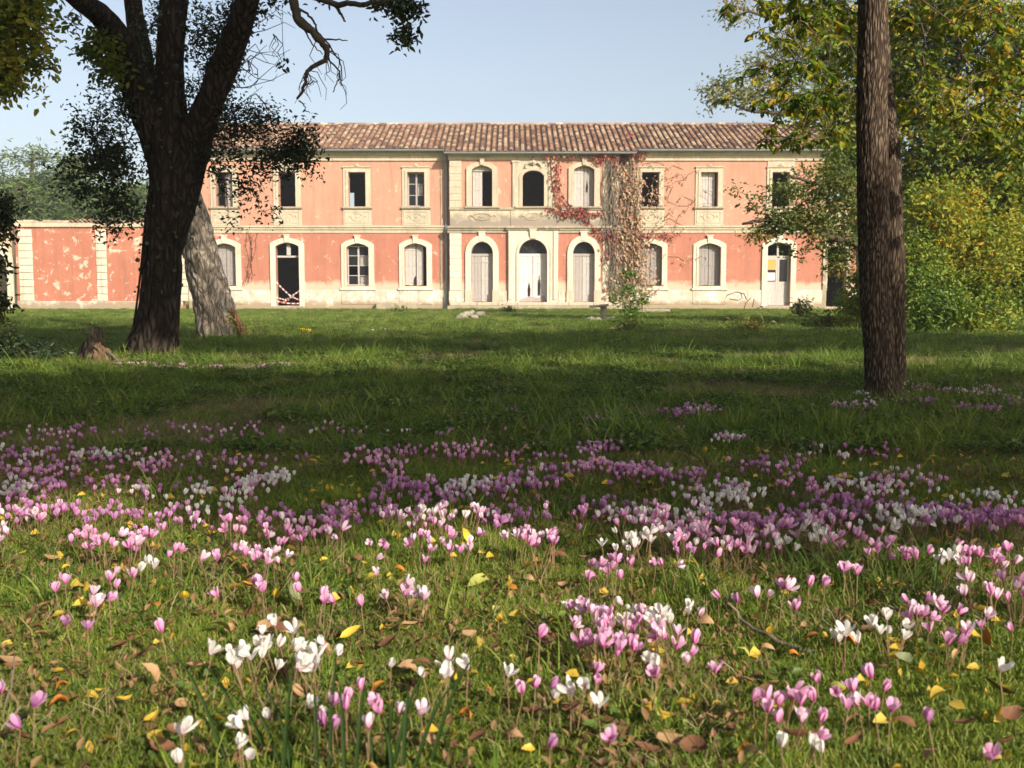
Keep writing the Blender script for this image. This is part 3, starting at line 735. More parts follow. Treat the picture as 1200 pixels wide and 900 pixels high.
# ------------------------------------------------------------------ foliage tools
def leaf_mat(name, stops, trans=.35, rough=.55, spec=.35, posmix=None):
    m = bpy.data.materials.new(name); m.use_nodes = True; ns, ls = m.node_tree.nodes, m.node_tree.links
    b = ns['Principled BSDF']; b.inputs['Roughness'].default_value = rough; b.inputs['Specular IOR Level'].default_value = spec
    c = ramp(ns, ls, rnd_attr(ns), stops)
    if posmix:
        sc_, lo, hi, col = posmix
        c = mix(ns, ls, ramp(ns, ls, noise_n(ns, ls, sc_, 3, .6, pos(ns)), [(lo, g(0)), (hi, g(.8))]), c, col)
    ls.new(c, b.inputs['Base Color'])
    t = N(ns, 'ShaderNodeBsdfTranslucent'); cb = mix(ns, ls, 1.0, c, (1.0, .95, .5), 'MULTIPLY'); ls.new(cb, t.inputs['Color'])
    ms = N(ns, 'ShaderNodeMixShader'); ms.inputs[0].default_value = trans
    ls.new(b.outputs[0], ms.inputs[1]); ls.new(t.outputs[0], ms.inputs[2]); ls.new(ms.outputs[0], ns['Material Output'].inputs['Surface'])
    return m

def unit(a): return a / np.maximum(np.linalg.norm(a, axis=1, keepdims=True), 1e-6)

def leaves_mesh(name, C, size, aspect, material, droop=.3, up=.5, seed=0, fold=.25, rnd=None, axis=None, tips=True):
    """C (N,3) leaf bases; each leaf a folded blade of two quads"""
    r = np.random.RandomState(seed); n = len(C); C = np.asarray(C, dtype=np.float64)
    ax = unit(r.normal(size=(n, 3)) * np.array([1, 1, .6]) + np.array([0, 0, -droop])) if axis is None else unit(np.asarray(axis))
    nm = r.normal(size=(n, 3)) + np.array([0, 0, up * 2]); nm = unit(nm - ax * np.sum(nm * ax, axis=1, keepdims=True))
    sd = np.cross(ax, nm)
    L = size * r.uniform(.6, 1.25, (n, 1)); W = L * aspect * .5 * r.uniform(.8, 1.15, (n, 1))
    lift = nm * W * fold * 2; curl = -nm * L * r.uniform(0, .25, (n, 1))
    v = np.stack([C, C + ax * L * .38 + sd * W + lift, C + ax * L * .78 + sd * W * .62 + lift * .6 + curl * .5, C + ax * L + curl,
                  C + ax * L * .78 - sd * W * .62 + lift * .6 + curl * .5, C + ax * L * .38 - sd * W + lift], axis=1).reshape(-1, 3)
    b = (np.arange(n) * 6)[:, None]
    f = np.concatenate([b + np.array([[0, 1, 2, 3]]), b + np.array([[0, 3, 4, 5]])], axis=1).reshape(-1, 4)
    rr = r.rand(n) if rnd is None else np.clip(rnd, 0, 1)
    return np_mesh(name, v, f, material, False, np.repeat(rr, 6))

def catmull(pts, sub=4):
    pts = [np.array(p, float) for p in pts]; out = []
    P0 = [2 * pts[0] - pts[1]] + pts + [2 * pts[-1] - pts[-2]]
    for i in range(1, len(P0) - 2):
        a, b, c, d = P0[i - 1:i + 3]
        for k in range(sub):
            t = k / sub
            out.append(.5 * ((2 * b) + (-a + c) * t + (2 * a - 5 * b + 4 * c - d) * t * t + (-a + 3 * b - 3 * c + d) * t ** 3))
    out.append(pts[-1]); return out

def trunk_mesh(name, path, radii, material, seg=48, ring=.04, amp=.09, fur=7.0, vstr=1.6, flare=None, seed=0, lump=.08):
    """bark covered stem; path of points, radii at each; furrows are real relief"""
    PR = catmull([list(p) + [r] for p, r in zip(path, radii)], 8)
    A = np.array(PR); d = np.linalg.norm(np.diff(A[:, :3], axis=0), axis=1); s = np.concatenate([[0], np.cumsum(d)])
    n = max(4, int(s[-1] / ring)); t = np.linspace(0, s[-1], n)
    Q = np.stack([np.interp(t, s, A[:, k]) for k in range(4)], axis=1)
    V = []; u = None
    for i in range(n):
        tg = Vector(Q[min(i + 1, n - 1), :3] - Q[max(i - 1, 0), :3]).normalized()
        if u is None: u = tg.orthogonal().normalized()
        u = (u - tg * u.dot(tg)).normalized(); w = tg.cross(u); c = Vector(Q[i, :3]); rad = Q[i, 3]
        for k in range(seg):
            a = 2 * math.pi * k / seg; ca, sa = math.cos(a), math.sin(a)
            q = Vector((ca * fur / 6.28 * 2, sa * fur / 6.28 * 2, t[i] * vstr * 1.3 + seed * 13.7))
            nz = abs(noise.noise(q + Vector((0, 0, 0)) )) ; nz2 = noise.noise(Vector((ca * 1.1, sa * 1.1, t[i] * .5 + seed * 3.1)))
            nz3 = abs(noise.noise(Vector((q.x * 2.1, q.y * 2.1, q.z * 1.7 + 31))))
            rr = rad * (1 + amp * (min(nz * 3.2, 1) - .7) + amp * .4 * (min(nz3 * 3, 1) - .6) + lump * nz2)
            if flare:
                z = t[i]; rr *= 1 + max(0, 1 - z / flare[0]) ** 2 * (flare[1] + flare[2] * math.cos(flare[3] * a + seed) + .25 * flare[2] * math.cos(3 * a * 1.0 + 2))
            V.append(tuple(c + (u * ca + w * sa) * rr))
    V.append(tuple(Q[-1, :3]))
    idx = np.arange((n - 1) * seg).reshape(n - 1, seg); nx = np.roll(idx, -1, axis=1)
    f = np.stack([idx, nx, nx + seg, idx + seg], axis=2).reshape(-1, 4)
    me = np_mesh(name, V, f, material, True)
    return me

def bark_mat(name, c0, c1, c2, scale=9, stretch=(1, 1, .16), bmp=.9, bd=.03, moss=None):
    m, ns, ls, b = mat(name, .95, .1)
    p = N(ns, 'ShaderNodeTexCoord').outputs['Object']; q = mapv(ns, ls, p, stretch)
    v = N(ns, 'ShaderNodeTexVoronoi', feature='DISTANCE_TO_EDGE'); v.inputs['Scale'].default_value = scale
    d = N(ns, 'ShaderNodeMixRGB'); d.inputs[0].default_value = .12; ls.new(q, d.inputs[1])
    nn = N(ns, 'ShaderNodeTexNoise'); nn.inputs['Scale'].default_value = 5; ls.new(q, nn.inputs['Vector']); ls.new(nn.outputs['Color'], d.inputs[2]); ls.new(d.outputs[0], v.inputs['Vector'])
    crack = ramp(ns, ls, v.outputs['Distance'], [(.0, g(0)), (.28, g(1))])
    nz = noise_n(ns, ls, 14, 6, .7, q)
    h = mathn(ns, ls, 'ADD', crack, mathn(ns, ls, 'MULTIPLY', nz, .7))
    c = ramp(ns, ls, mathn(ns, ls, 'MULTIPLY', h, .62), [(.12, c0), (.5, c1), (.9, c2)])
    c = mix(ns, ls, ramp(ns, ls, noise_n(ns, ls, 1.5, 4, .6, p), [(.4, g(0)), (.7, g(.45))]), c, moss or tuple(x * .6 for x in c1))
    ls.new(c, b.inputs['Base Color']); bump(ns, ls, b, h, bmp, bd); return m
M['bark_dark'] = bark_mat('dark ridged bark', (.010, .008, .006), (.028, .021, .016), (.055, .042, .032), 16, (1, 1, .3))
M['bark_grey'] = bark_mat('pale furrowed bark', (.12, .095, .07), (.30, .25, .195), (.44, .385, .31), 13, (1, 1, .33), .9, .03)
M['bark_brown'] = bark_mat('brown furrowed bark', (.018, .013, .010), (.070, .050, .036), (.21, .155, .11), 60, (1, 1, .2), .8, .008)
M['twig'] = simple('twig bark', (.06, .045, .035), (.11, .085, .06), .9, 20)
M['twig_pale'] = simple('pale twig bark', (.20, .16, .12), (.12, .095, .07), .9, 20)

class Skeleton:
    """branches that reach from a set of limb nodes to every leaf clump"""
    def __init__(s, nodes): s.n = [np.array(p, float) for p in nodes]; s.mb = MB()
    def reach(s, clumps, r0=.03, wig=.12, seg=4, seed=0, minr=.006, maxlen=1e9):
        r = random.Random(seed)
        order = sorted(range(len(clumps)), key=lambda i: min(np.sum((np.array(s.n[:40]) - clumps[i]) ** 2, axis=1)))
        for i in order:
            c = np.array(clumps[i], float); A = np.array(s.n)
            d = np.linalg.norm(A - c, axis=1); k = int(np.argmin(d)); a = A[k]; L = d[k]
            if L < .05 or L > maxlen: continue
            m = 4; pts = [a]
            for j in range(1, m + 1):
                t = j / m; q = a + (c - a) * t + np.array([r.gauss(0, 1) for _ in range(3)]) * wig * L * .5 * math.sin(math.pi * t) + np.array([0, 0, wig * L * math.sin(math.pi * t)])
                pts.append(q)
            rr = max(minr, min(r0, r0 * L ** .5 * .8))
            s.mb.tube(pts, [rr * (1 - .6 * j / m) for j in range(m + 1)], seg, cap=False)
            s.n += pts[1:]
    def build(s, name, material, parent): return s.mb.build(name, material, parent, True) if s.mb.v else None

def blob_points(blobs, n, seed=0, shell=.35, thr=None, nsc=1.0):
    """points in a list of ellipsoids ((x,y,z),(rx,ry,rz)[,weight]) biased to the outside, with noisy gaps"""
    r = np.random.RandomState(seed); w = np.array([b[1][0] * b[1][1] * b[1][2] * (b[2] if len(b) > 2 else 1) for b in blobs]) ** .75; w /= w.sum()
    out = []; tries = 0
    while len(out) < n and tries < 60:
        tries += 1; k = r.choice(len(blobs), size=n, p=w); u = unit(r.normal(size=(n, 3))); rad = r.rand(n) ** shell
        c = np.array([blobs[i][0] for i in k]); s = np.array([blobs[i][1] for i in k]); q = c + u * s * rad[:, None]
        for p in q:
            if thr is not None and noise.noise(Vector(p * nsc) + Vector((seed, 0, 0))) < thr: continue
            out.append(p)
            if len(out) >= n: break
    return np.array(out)

def crown(parent, blobs, n_clump, per, spread, leaf, material, nodes, twig_mat=None, seed=0, thr=-.05, nsc=.8, r0=.04, name='crown', kind_stuff=True, aspect=.5, droop=.3, up=.5, branch_name='branches', shell=.4, tone_scale=.5, flat=.7, wig=.12, minr=.006):
    cl = blob_points(blobs, n_clump, seed, shell, thr, nsc)
    off = np.array([0, 0, 0]) if parent is None else np.array(parent.location)
    sk = Skeleton(nodes); sk.reach(list(cl), r0, wig, seed=seed, minr=minr)
    if twig_mat is not None:
        b = sk.build(branch_name, twig_mat, parent)
        if parent is not None and b: b.location = -parent.location; b['kind'] = 'stuff'
    r = np.random.RandomState(seed + 1)
    m = (per * r.uniform(.5, 1.5, len(cl))).astype(int)
    base = np.repeat(cl, m, axis=0); pts = base + r.normal(size=base.shape) * spread * np.array([1, 1, flat])
    tone = np.repeat(np.array([noise.noise(Vector(p) * tone_scale + Vector((seed, 3, 0))) for p in cl]) * .5 + r.normal(size=len(cl)) * .12, m)
    rn = .5 + tone + r.normal(size=len(pts)) * .16
    o = link_mesh(name, leaves_mesh(name, pts, leaf, aspect, material, droop, up, seed + 2, rnd=rn), parent)
    if parent is not None: o.location = -parent.location; o['kind'] = 'stuff'
    return o

def tree_root(name, loc, label, cat='tree', group=None): return empty(name, loc, label, cat, group)
def place(me, name, root):
    o = link_mesh(name, me, root); o.location = -root.location; return o

M['leaf_dark'] = leaf_mat('dark evergreen oak leaf', [(.0, (.014, .026, .010)), (.5, (.026, .046, .014)), (.85, (.06, .085, .02)), (1, (.18, .22, .03))], .3)
M['leaf_ivy'] = leaf_mat('ivy leaf', [(.0, (.016, .034, .012)), (.6, (.03, .055, .02)), (1, (.07, .09, .03))], .15, .4, .5)
M['leaf_oakyellow'] = leaf_mat('yellowing oak leaf', [(0, (.06, .12, .02)), (.3, (.18, .25, .035)), (.6, (.36, .38, .05)), (1, (.56, .44, .07))], .5)
M['leaf_lime'] = leaf_mat('lime yellow leaf', [(0, (.10, .15, .02)), (.5, (.24, .27, .03)), (1, (.5, .42, .05))], .45)
M['leaf_autumn'] = leaf_mat('autumn tree leaf', [(0, (.07, .14, .022)), (.35, (.18, .26, .035)), (.6, (.29, .34, .04)), (.82, (.48, .40, .04)), (1, (.56, .32, .03))], .42)
M['leaf_walnut'] = leaf_mat('large dark green leaf', [(0, (.04, .085, .012)), (.35, (.12, .20, .022)), (.65, (.30, .33, .03)), (.87, (.48, .38, .035)), (1, (.50, .29, .03))], .5)
M['leaf_bush'] = leaf_mat('bush leaf', [(0, (.07, .14, .025)), (.5, (.17, .27, .04)), (.8, (.34, .37, .05)), (1, (.56, .46, .06))], .4)
M['leaf_sage'] = leaf_mat('pale airy leaf', [(0, (.10, .13, .05)), (.5, (.20, .23, .10)), (.8, (.36, .32, .13)), (1, (.45, .30, .10))], .4)
M['leaf_fine'] = leaf_mat('small green leaf', [(0, (.05, .085, .02)), (.5, (.12, .16, .035)), (.85, (.24, .25, .06)), (1, (.38, .24, .06))], .4)
M['needle'] = leaf_mat('pine needle tuft', [(0, (.035, .065, .018)), (.5, (.075, .12, .03)), (1, (.15, .20, .055))], .15, .6, .2)
M['leaf_shade'] = leaf_mat('plane leaf', [(0, (.05, .09, .02)), (1, (.12, .16, .03))], .12)
M['vine_leaf'] = leaf_mat('dry vine leaf', [(0, (.20, .11, .06)), (.4, (.38, .25, .15)), (.7, (.50, .36, .21)), (.85, (.36, .12, .08)), (1, (.52, .40, .2))], .25)
M['vine_red'] = leaf_mat('crimson creeper leaf', [(0, (.16, .02, .02)), (.5, (.34, .045, .05)), (.8, (.42, .14, .08)), (1, (.20, .16, .05))], .3)

# ================================================================== LEFT: dark evergreen oak with ivy
tl = G(180, 421); TD = tl.y
oak = tree_root('oak_tree', tl, 'big dark ivy clad evergreen oak with forked trunk standing left of the manor')
def q(px, py, dy=0): return P(px, py, TD + dy)
def stem(name, pts, radpx, root, seg=40, seed=0, amp=.08, fl=None, fur=8, mt='bark_dark', d0=None, ring=.05):
    d0 = d0 or TD
    path = [P(a, b, d0 + c) for a, b, c in pts]
    return place(trunk_mesh(name, path, [r * (d0 + pts[i][2]) / F for i, r in enumerate(radpx)], M[mt], seg, ring, amp, fur, 1.5, fl, seed), name, root)
stem('trunk', [(177, 428, 0), (180, 404, 0), (184, 383, 0), (189, 335, 0), (192, 287, 0), (201, 245, 0), (206, 208, 0), (205, 178, 0), (200, 150, .05)], [31, 28, 25, 22.5, 22, 25, 29, 31, 27], oak, 64, 1, .09, (.6, .22, .12, 5))
stem('limb', [(197, 205, 0), (182, 160, 0), (165, 115, .1), (152, 75, 0), (138, 45, -.3), (118, 18, -.7), (95, 2, -1.1), (70, -18, -1.6)], [18, 19, 18.5, 17, 15, 13, 11, 9], oak, 32, 2)
stem('limb', [(205, 200, 0), (201, 150, .1), (199, 100, .1), (200, 50, .2), (204, 0, .3), (208, -50, .5)], [24, 20, 16, 15, 15.5, 14], oak, 32, 3)
stem('limb', [(212, 205, 0), (230, 160, -.2), (246, 120, -.4), (262, 80, -.5), (277, 40, -.7), (290, 0, -.9), (301, -45, -1.2)], [25, 19, 16, 16, 15, 13, 11], oak, 32, 4)
stem('limb', [(180, 150, .1), (172, 100, .5), (166, 60, .8), (158, 20, 1.0), (152, -40, 1.3)], [14, 12, 11, 10, 9], oak, 24, 5)
nodes = []
for pts in ([(192, 300, 0), (199, 250, 0), (206, 210, 0)], [(182, 160, 0), (165, 115, .1), (152, 75, 0), (138, 45, -.3), (118, 18, -.7), (95, 2, -1.1)], [(201, 150, .1), (199, 100, .1), (200, 50, .2), (204, 0, .3)], [(230, 160, -.2), (246, 120, -.4), (262, 80, -.5), (277, 40, -.7), (290, 0, -.9)], [(172, 100, .5), (166, 60, .8), (158, 20, 1.0)]):
    nodes += [np.array(q(*p)) for p in pts]
def pb(px, py, rx, ry, dy=0, w=1, d0=None, rd=None):
    """foliage blob given in photograph pixels at the tree's own distance"""
    d0 = d0 or TD; s = (d0 + dy) / F
    return (tuple(P(px, py, d0 + dy)), (rx * s, (rd or (rx + ry) / 2) * s, ry * s), w)
bl = [pb(120, 160, 40, 40, -.2), pb(105, 205, 34, 25, -.3), pb(140, 200, 34, 42, 0), pb(150, 120, 28, 30, .2), pb(135, 250, 22, 26, -.1), pb(150, 240, 16, 30, 0),
      pb(90, 222, 16, 10, -.3, 1.5), pb(125, 105, 16, 22, .1, 1.2), pb(165, 60, 16, 40, .3), pb(128, 72, 16, 12, 0, 1)]
crown(oak, bl, 340, 17, .08, .058, M['leaf_dark'], nodes, M['twig'], seed=1, thr=-.02, nsc=3.6, r0=.016, name='crown', flat=1, branch_name='twigs', minr=.004)
br = [pb(262, 60, 20, 55, -.2), pb(240, 100, 22, 40, 0), pb(285, 150, 34, 36, -.3), pb(320, 150, 34, 26, -.4), pb(350, 158, 22, 24, -.3, 1.3), pb(262, 180, 34, 28, -.1),
      pb(245, 130, 20, 45, .2), pb(235, 40, 18, 40, .2), pb(310, 185, 34, 14, -.4), pb(270, 205, 34, 20, 0, .6), pb(300, 230, 24, 22, .0, .6), pb(285, 255, 20, 10, 0, .4), pb(320, 195, 24, 12, -.2), pb(362, 190, 9, 24, -.3, 1.2), pb(345, 175, 24, 22, -.3, 1.2), pb(275, 20, 34, 18, -.3), pb(190, 15, 22, 25, .4), pb(310, 250, 14, 8, 0, .7)]
crown(oak, br, 520, 16, .08, .054, M['leaf_dark'], nodes, M['twig'], seed=2, thr=-.02, nsc=3.6, r0=.016, flat=1, branch_name='twigs', minr=.004)
# yellow green spray, lit
crown(oak, [pb(85, 30, 10, 10, -1), pb(122, 62, 18, 22, -.6), pb(103, 62, 10, 8, -.6), pb(132, 82, 10, 16, -.5)], 34, 22, .07, .085, M['leaf_lime'], nodes, M['twig'], seed=3, thr=None, r0=.012, flat=1, name='yellow_spray', branch_name='twigs', minr=.004)
# bare hooked branch and thin branches to the right
def bare(pts, r0, r1, root, d0, name='branch', seg=7, mt='twig'):
    m = MB(); pp = catmull([P(a, b, d0 + c) for a, b, c in pts], 5); n = len(pp)
    m.tube([Vector(p) + Vector((rng.gauss(0, .008), rng.gauss(0, .008), rng.gauss(0, .008))) for p in pp], [(r0 + (r1 - r0) * i / (n - 1)) * d0 / F for i in range(n)], seg)
    o = m.build(name, M[mt], root, True); o.location = -root.location; return pp
bare([(338, -25, -1), (345, 5, -1), (350, 25, -1), (365, 36, -1), (375, 48, -1), (383, 58, -1), (380, 70, -1), (362, 82, -1), (357, 100, -1), (348, 117, -1)], 5.5, 1.3, oak, TD)
bare([(350, 18, -1), (372, 40, -1), (385, 68, -1), (398, 84, -1), (396, 95, -1), (390, 108, -1)], 1.4, .5, oak, TD)
bare([(346, 5, -1), (365, 22, -1), (372, 36, -1), (392, 62, -1), (400, 80, -1.1), (399, 100, -1)], 1.4, .5, oak, TD)
bare([(342, 0, -1), (352, 30, -1), (366, 52, -1), (378, 64, -1)], 1.2, .5, oak, TD)
bare([(379, 46, -1), (392, 46, -1), (407, 48, -1)], 1.2, .5, oak, TD)
bare([(300, -25, -.9), (345, -10, -1), (390, 4, -1.2), (415, 5, -1.3), (450, 2, -1.4), (480, -6, -1.5)], 4, 2, oak, TD)
bare([(390, 2, -1.2), (398, 14, -1.2), (406, 27, -1.2)], 2.4, .8, oak, TD)
bare([(448, 3, -1.4), (465, 14, -1.4), (480, 22, -1.4)], 1.6, .7, oak, TD)
bare([(465, 14, -1.4), (475, 35, -1.4), (470, 55, -1.4)], 1.2, .5, oak, TD)
bare([(357, 100, -1), (366, 96, -1), (372, 94, -1)], .9, .4, oak, TD)
bare([(348, 117, -1), (356, 123, -1), (362, 134, -1)], .9, .4, oak, TD)
tw = []
for k in range(26):        # hair fine dead twigs
    a, b = rng.choice([(360, 82), (383, 58), (398, 84), (372, 44), (300, 110), (290, 70), (320, 40)]); x, y = a + rng.uniform(-6, 14), b
    pts = [(a, b, -1)]
    for j in range(4): x += rng.uniform(-8, 10); y += rng.uniform(2, 14); pts.append((x, y, -1 + rng.uniform(-.1, .1)))
    tw.append(pts)
m = MB()
for pts in tw: m.tube([P(a, b, TD + c) for a, b, c in pts], [.007, .006, .005, .004, .003], 3)
for k in range(16):
    a, b = rng.choice([(262, 90), (270, 60), (250, 140)]); x, y = a, b; pts = [(a, b, -.4)]
    for j in range(5): x += rng.uniform(4, 22); y += rng.uniform(-16, 14); pts.append((x, y, -.4 - j * .05))
    m.tube([P(a, b, TD + c) for a, b, c in pts], [.012, .009, .007, .005, .004, .003], 3)
o = m.build('dead_twigs', M['twig'], oak); o.location = -oak.location; o['kind'] = 'stuff'
nd = [np.array(P(a, b, TD + c)) for a, b, c in ((415, 5, -1.3), (450, 2, -1.4), (465, 14, -1.4), (480, 22, -1.4), (475, 35, -1.4), (470, 55, -1.4))]
crown(oak, [pb(440, 5, 22, 10, -1.3), pb(470, 5, 24, 10, -1.4), pb(482, 10, 16, 12, -1.4), pb(475, 38, 20, 14, -1.4), pb(478, 52, 10, 12, -1.4, 1), pb(436, 24, 8, 6, -1.3, 1), pb(490, 14, 10, 6, -1.4)], 42, 15, .055, .075, M['leaf_dark'], nd, M['twig'], seed=5, thr=None, r0=.008, flat=1, branch_name='twigs', minr=.003)
nd = [np.array(P(a, b, TD + c)) for a, b, c in ((262, 80, -.5), (300, 90, -.5), (332, 72, -.6))]
crown(oak, [pb(331, 72, 6, 8, -.6), pb(300, 5, 26, 12, -.6), pb(335, 3, 12, 8, -.8), pb(385, 2, 18, 5, -1)], 14, 12, .05, .07, M['leaf_dark'], nd, M['twig'], seed=6, thr=None, r0=.008, flat=1, branch_name='twigs', minr=.003)
# the crown above the frame, plus unseen masses added to block sky light
nod_up = [np.array(q(*p)) for p in ((70, -18, -1.6), (219, -50, .7), (301, -45, -1.2), (152, -40, 1.3))]
up_b = [((-6.5, 8.5, 7.2), (3, 2.4, .9)), ((-8.5, 5.5, 7.4), (2.6, 2.2, .9)), ((-5.2, 6.0, 7.6), (1.8, 1.8, .7)), ((-7, TD, 7.6), (3, 2.5, 1.6)), ((-4.2, TD + .5, 8.2), (3, 3, 2)), ((-1.8, TD - 1, 7.4), (2.4, 2.2, 1.5))]
crown(oak, up_b, 420, 22, .3, .16, M['leaf_dark'], nod_up, M['twig'], seed=7, thr=None, r0=.06, flat=.7, branch_name='upper_branches')
# ivy on the trunk
ivy = empty('ivy', tl, 'dark glossy ivy climbing the forked trunk of the big evergreen oak', 'ivy')
pts, axs = [], []
for (pts_, rad) in (([(187, 350), (192, 295), (199, 250), (206, 210), (203, 160), (199, 100), (200, 50), (204, 0)], [24, 23.5, 25, 28, 27, 16, 14, 13]), ([(190, 190), (165, 115), (152, 75), (138, 45)], [22, 18.5, 17, 15]), ([(215, 190), (246, 120), (262, 80), (277, 40), (290, 0)], [20, 15.5, 14, 12.5, 11.5])):
    for k in range(900 if rad[0] == 25 and len(rad) == 8 else 260):
        t = rng.random() * (len(pts_) - 1); i = int(t); f = t - i
        a, b = pts_[i], pts_[i + 1]; px, py = a[0] + (b[0] - a[0]) * f, a[1] + (b[1] - a[1]) * f; rr = (rad[i] + (rad[i + 1] - rad[i]) * f)
        c = P(px, py, TD); th = rng.uniform(-math.pi, math.pi); R_ = rr * TD / F * rng.uniform(1.0, 1.16)
        pts.append((c.x + math.cos(th) * R_, c.y + math.sin(th) * R_, c.z + rng.uniform(-.05, .05))); axs.append((math.cos(th) * .7, math.sin(th) * .7, -.6 + rng.uniform(-.5, .5)))
place(leaves_mesh('ivy_leaves', np.array(pts), .055, .85, M['leaf_ivy'], seed=9, axis=np.array(axs)), 'ivy_leaves', ivy)
m = MB()
for k in range(14):
    th = rng.uniform(math.pi, 2 * math.pi); pp = []
    for i, (px, py, rr) in enumerate(((179, 400, 27.5), (184, 380, 25), (190, 320, 23), (196, 262, 23.5), (206, 215, 27))):
        th += rng.uniform(-.25, .25); c = P(px, py, TD); R_ = rr * TD / F * 1.03; pp.append((c.x + math.cos(th) * R_, c.y + math.sin(th) * R_, c.z))
    m.tube(catmull(pp, 3), .014, 5, cap=False)
o = m.build('ivy_stems', M['bark_dark'], ivy); o.location = -ivy.location

# the stump and small bits beside it
c = G(112, 431)
st = empty('tree_stump', c, 'broken pointed tree stump with pale split wood left of the dark trunk', 'stump')
M['wood_pale'] = simple('split dry wood', (.20, .13, .08), (.12, .075, .045), .9, 6, (6, 6, 1), .6, .2, .02)
pp = [Vector((.02, 0, -.05)), Vector((0, 0, .05)), Vector((-.02, 0, .16)), Vector((.0, .02, .30)), Vector((.02, .02, .44))]
place(trunk_mesh('stump', [c + p for p in pp], [.25, .21, .15, .09, .05], M['bark_dark'], 40, .015, .25, 7, 6, (.15, .3, .2, 5), 7, .25), 'stump', st)
place(trunk_mesh('split_side', [c + Vector((.10, -.12, -.05)), c + Vector((.12, -.14, .1)), c + Vector((.08, -.08, .2)), c + Vector((.03, -.02, .26))], [.15, .11, .07, .02], M['wood_pale'], 60, .008, .8, 6, 7, None, 5, .3), 'split_side', st)
m = MB(); m.tube([c + Vector(v) for v in ((.1, -.1, .22), (.28, -.2, .14), (.42, -.3, .02))], [.02, .015, .008], 6); o = m.build('root', M['twig_pale'], st, True); o.location = -st.location
# low grey slab at the right of the shaded patch
c = G(332, 433); o = rock('flat_stone', c + Vector((0, 0, .02)), (.16, .12, .06), M['table_stone'], 4.4, 'flat grey stone in the shaded grass right of the dark trunk', 'stone')

# ================================================================== the pale leaning trunk
DL = G(258, 396).y
lean = tree_root('leaning_tree', G(258, 396), 'pale furrowed leaning trunk in sunlight behind the dark oak')
place(trunk_mesh('trunk', [P(260, 402, DL), P(256, 385, DL), P(247, 345, DL), P(237, 306, DL), P(228, 262, DL), P(216, 220, DL), P(206, 160, DL), P(201, 80, DL), P(205, -40, DL)], [r * DL / F for r in (25, 23.5, 21.5, 20, 18, 16, 13, 10, 8)], M['bark_grey'], 88, .035, .13, 11, 2.2, (.7, .30, .14, 4), 12, .05), 'trunk', lean)
crown(lean, [((-6.2, DL + .5, 8.6), (2.6, 2.6, 1.3)), ((-8, DL, 8.8), (2, 2, 1.2))], 110, 22, .3, .14, M['leaf_autumn'], [np.array(P(196, -40, DL)), np.array(P(200, -10, DL))], M['twig'], seed=14, thr=None, r0=.05)
# suckers with small leaves at its foot
crown(lean, [pb(272, 385, 8, 18, -.2, 1, DL), pb(285, 388, 12, 12, -.2, 1, DL)], 40, 10, .06, .06, M['leaf_bush'], [np.array(P(270, 398, DL - .4)), np.array(P(283, 398, DL - .4))], M['twig'], seed=15, thr=None, r0=.01, name='suckers', branch_name='sucker_stems')
M['rust_bark'] = bark_mat('rusty peeled root', (.12, .06, .04), (.30, .15, .09), (.4, .22, .14), 14)
place(trunk_mesh('root', [P(272, 360, DL - .25), P(281, 382, DL - .3), P(288, 400, DL - .35)], [.03, .06, .08], M['rust_bark'], 20, .03, .1, 6, 3, None, 3), 'root', lean)

# ================================================================== far left: bright oak foliage hanging in, dark foliage and bush
loak = tree_root('overhanging_oak', (-8.2, 11, 0), 'yellow green foliage hanging in at the top left corner')
place(trunk_mesh('trunk', [(-8.2, 11, -.05), (-8.1, 11, 2), (-7.9, 10.9, 4), (-7.3, 10.6, 6)], [.35, .28, .24, .16], M['bark_dark'], 32, .08, .08, 8, 1.5, (.6, .4, .2, 5), 21), 'trunk', loak)
nd = [np.array(P(-60, -20, 10.4)), np.array(P(-30, 0, 10.2)), np.array(P(0, 10, 10)), np.array([-7.9, 10.9, 4.])]
D1 = 10.0
crown(loak, [pb(8, 20, 30, 36, 0, 1, D1), pb(35, 10, 22, 30, 0, 1, D1), pb(30, 60, 24, 26, .1, 1, D1), pb(5, 75, 26, 28, 0, 1, D1), pb(15, 100, 16, 10, 0, 1, D1), pb(48, 45, 8, 16, 0, .8, D1), pb(45, 112, 6, 5, 0, 2, D1), pb(-60, 30, 50, 60, .3, 1, D1), pb(-20, 20, 30, 60, .6, 1, D1)], 300, 26, .075, .085, M['leaf_oakyellow'], nd, M['twig'], seed=22, thr=-.2, nsc=2.5, r0=.02, flat=1, tone_scale=3, minr=.004)
crown(loak, [((-9.5, 12.5, 6.8), (2.0, 2, 1.5))], 100, 22, .3, .15, M['leaf_oakyellow'], [np.array([-7.3, 10.6, 6.])], M['twig'], seed=23, thr=None, r0=.05, name='upper_crown')
# dark evergreen shrub at the left edge
lb = empty('evergreen_shrub', (-6.9, 12.2, 0), 'dark evergreen shrub reaching in at the left edge before the annexe', 'shrub')
D2 = 12.2
crown(lb, [pb(-14, 240, 26, 24, 0, 1, D2), pb(-6, 265, 22, 16, 0, 1, D2), pb(-22, 290, 22, 30, 0, 1, D2), pb(-8, 315, 12, 8, 0, 1, D2), pb(-12, 352, 22, 14, 0, 1, D2), pb(2, 360, 12, 10, 0, 1, D2), pb(-55, 330, 35, 70, 0, 1, D2), pb(0, 248, 14, 8, 0, 1, D2), pb(8, 270, 14, 5, 0, .8, D2)], 190, 22, .07, .085, M['leaf_dark'], [np.array([-6.9, 12.2, 0]), np.array([-6.9, 12.2, 1.]), np.array([-6.8, 12.2, 1.8])], M['twig'], seed=31, thr=None, r0=.02, flat=1, minr=.004)
D3 = G(30, 428).y
lm = empty('low_thicket', G(30, 428), 'low dark mound of brambles in the shaded grass at far left', 'shrub')
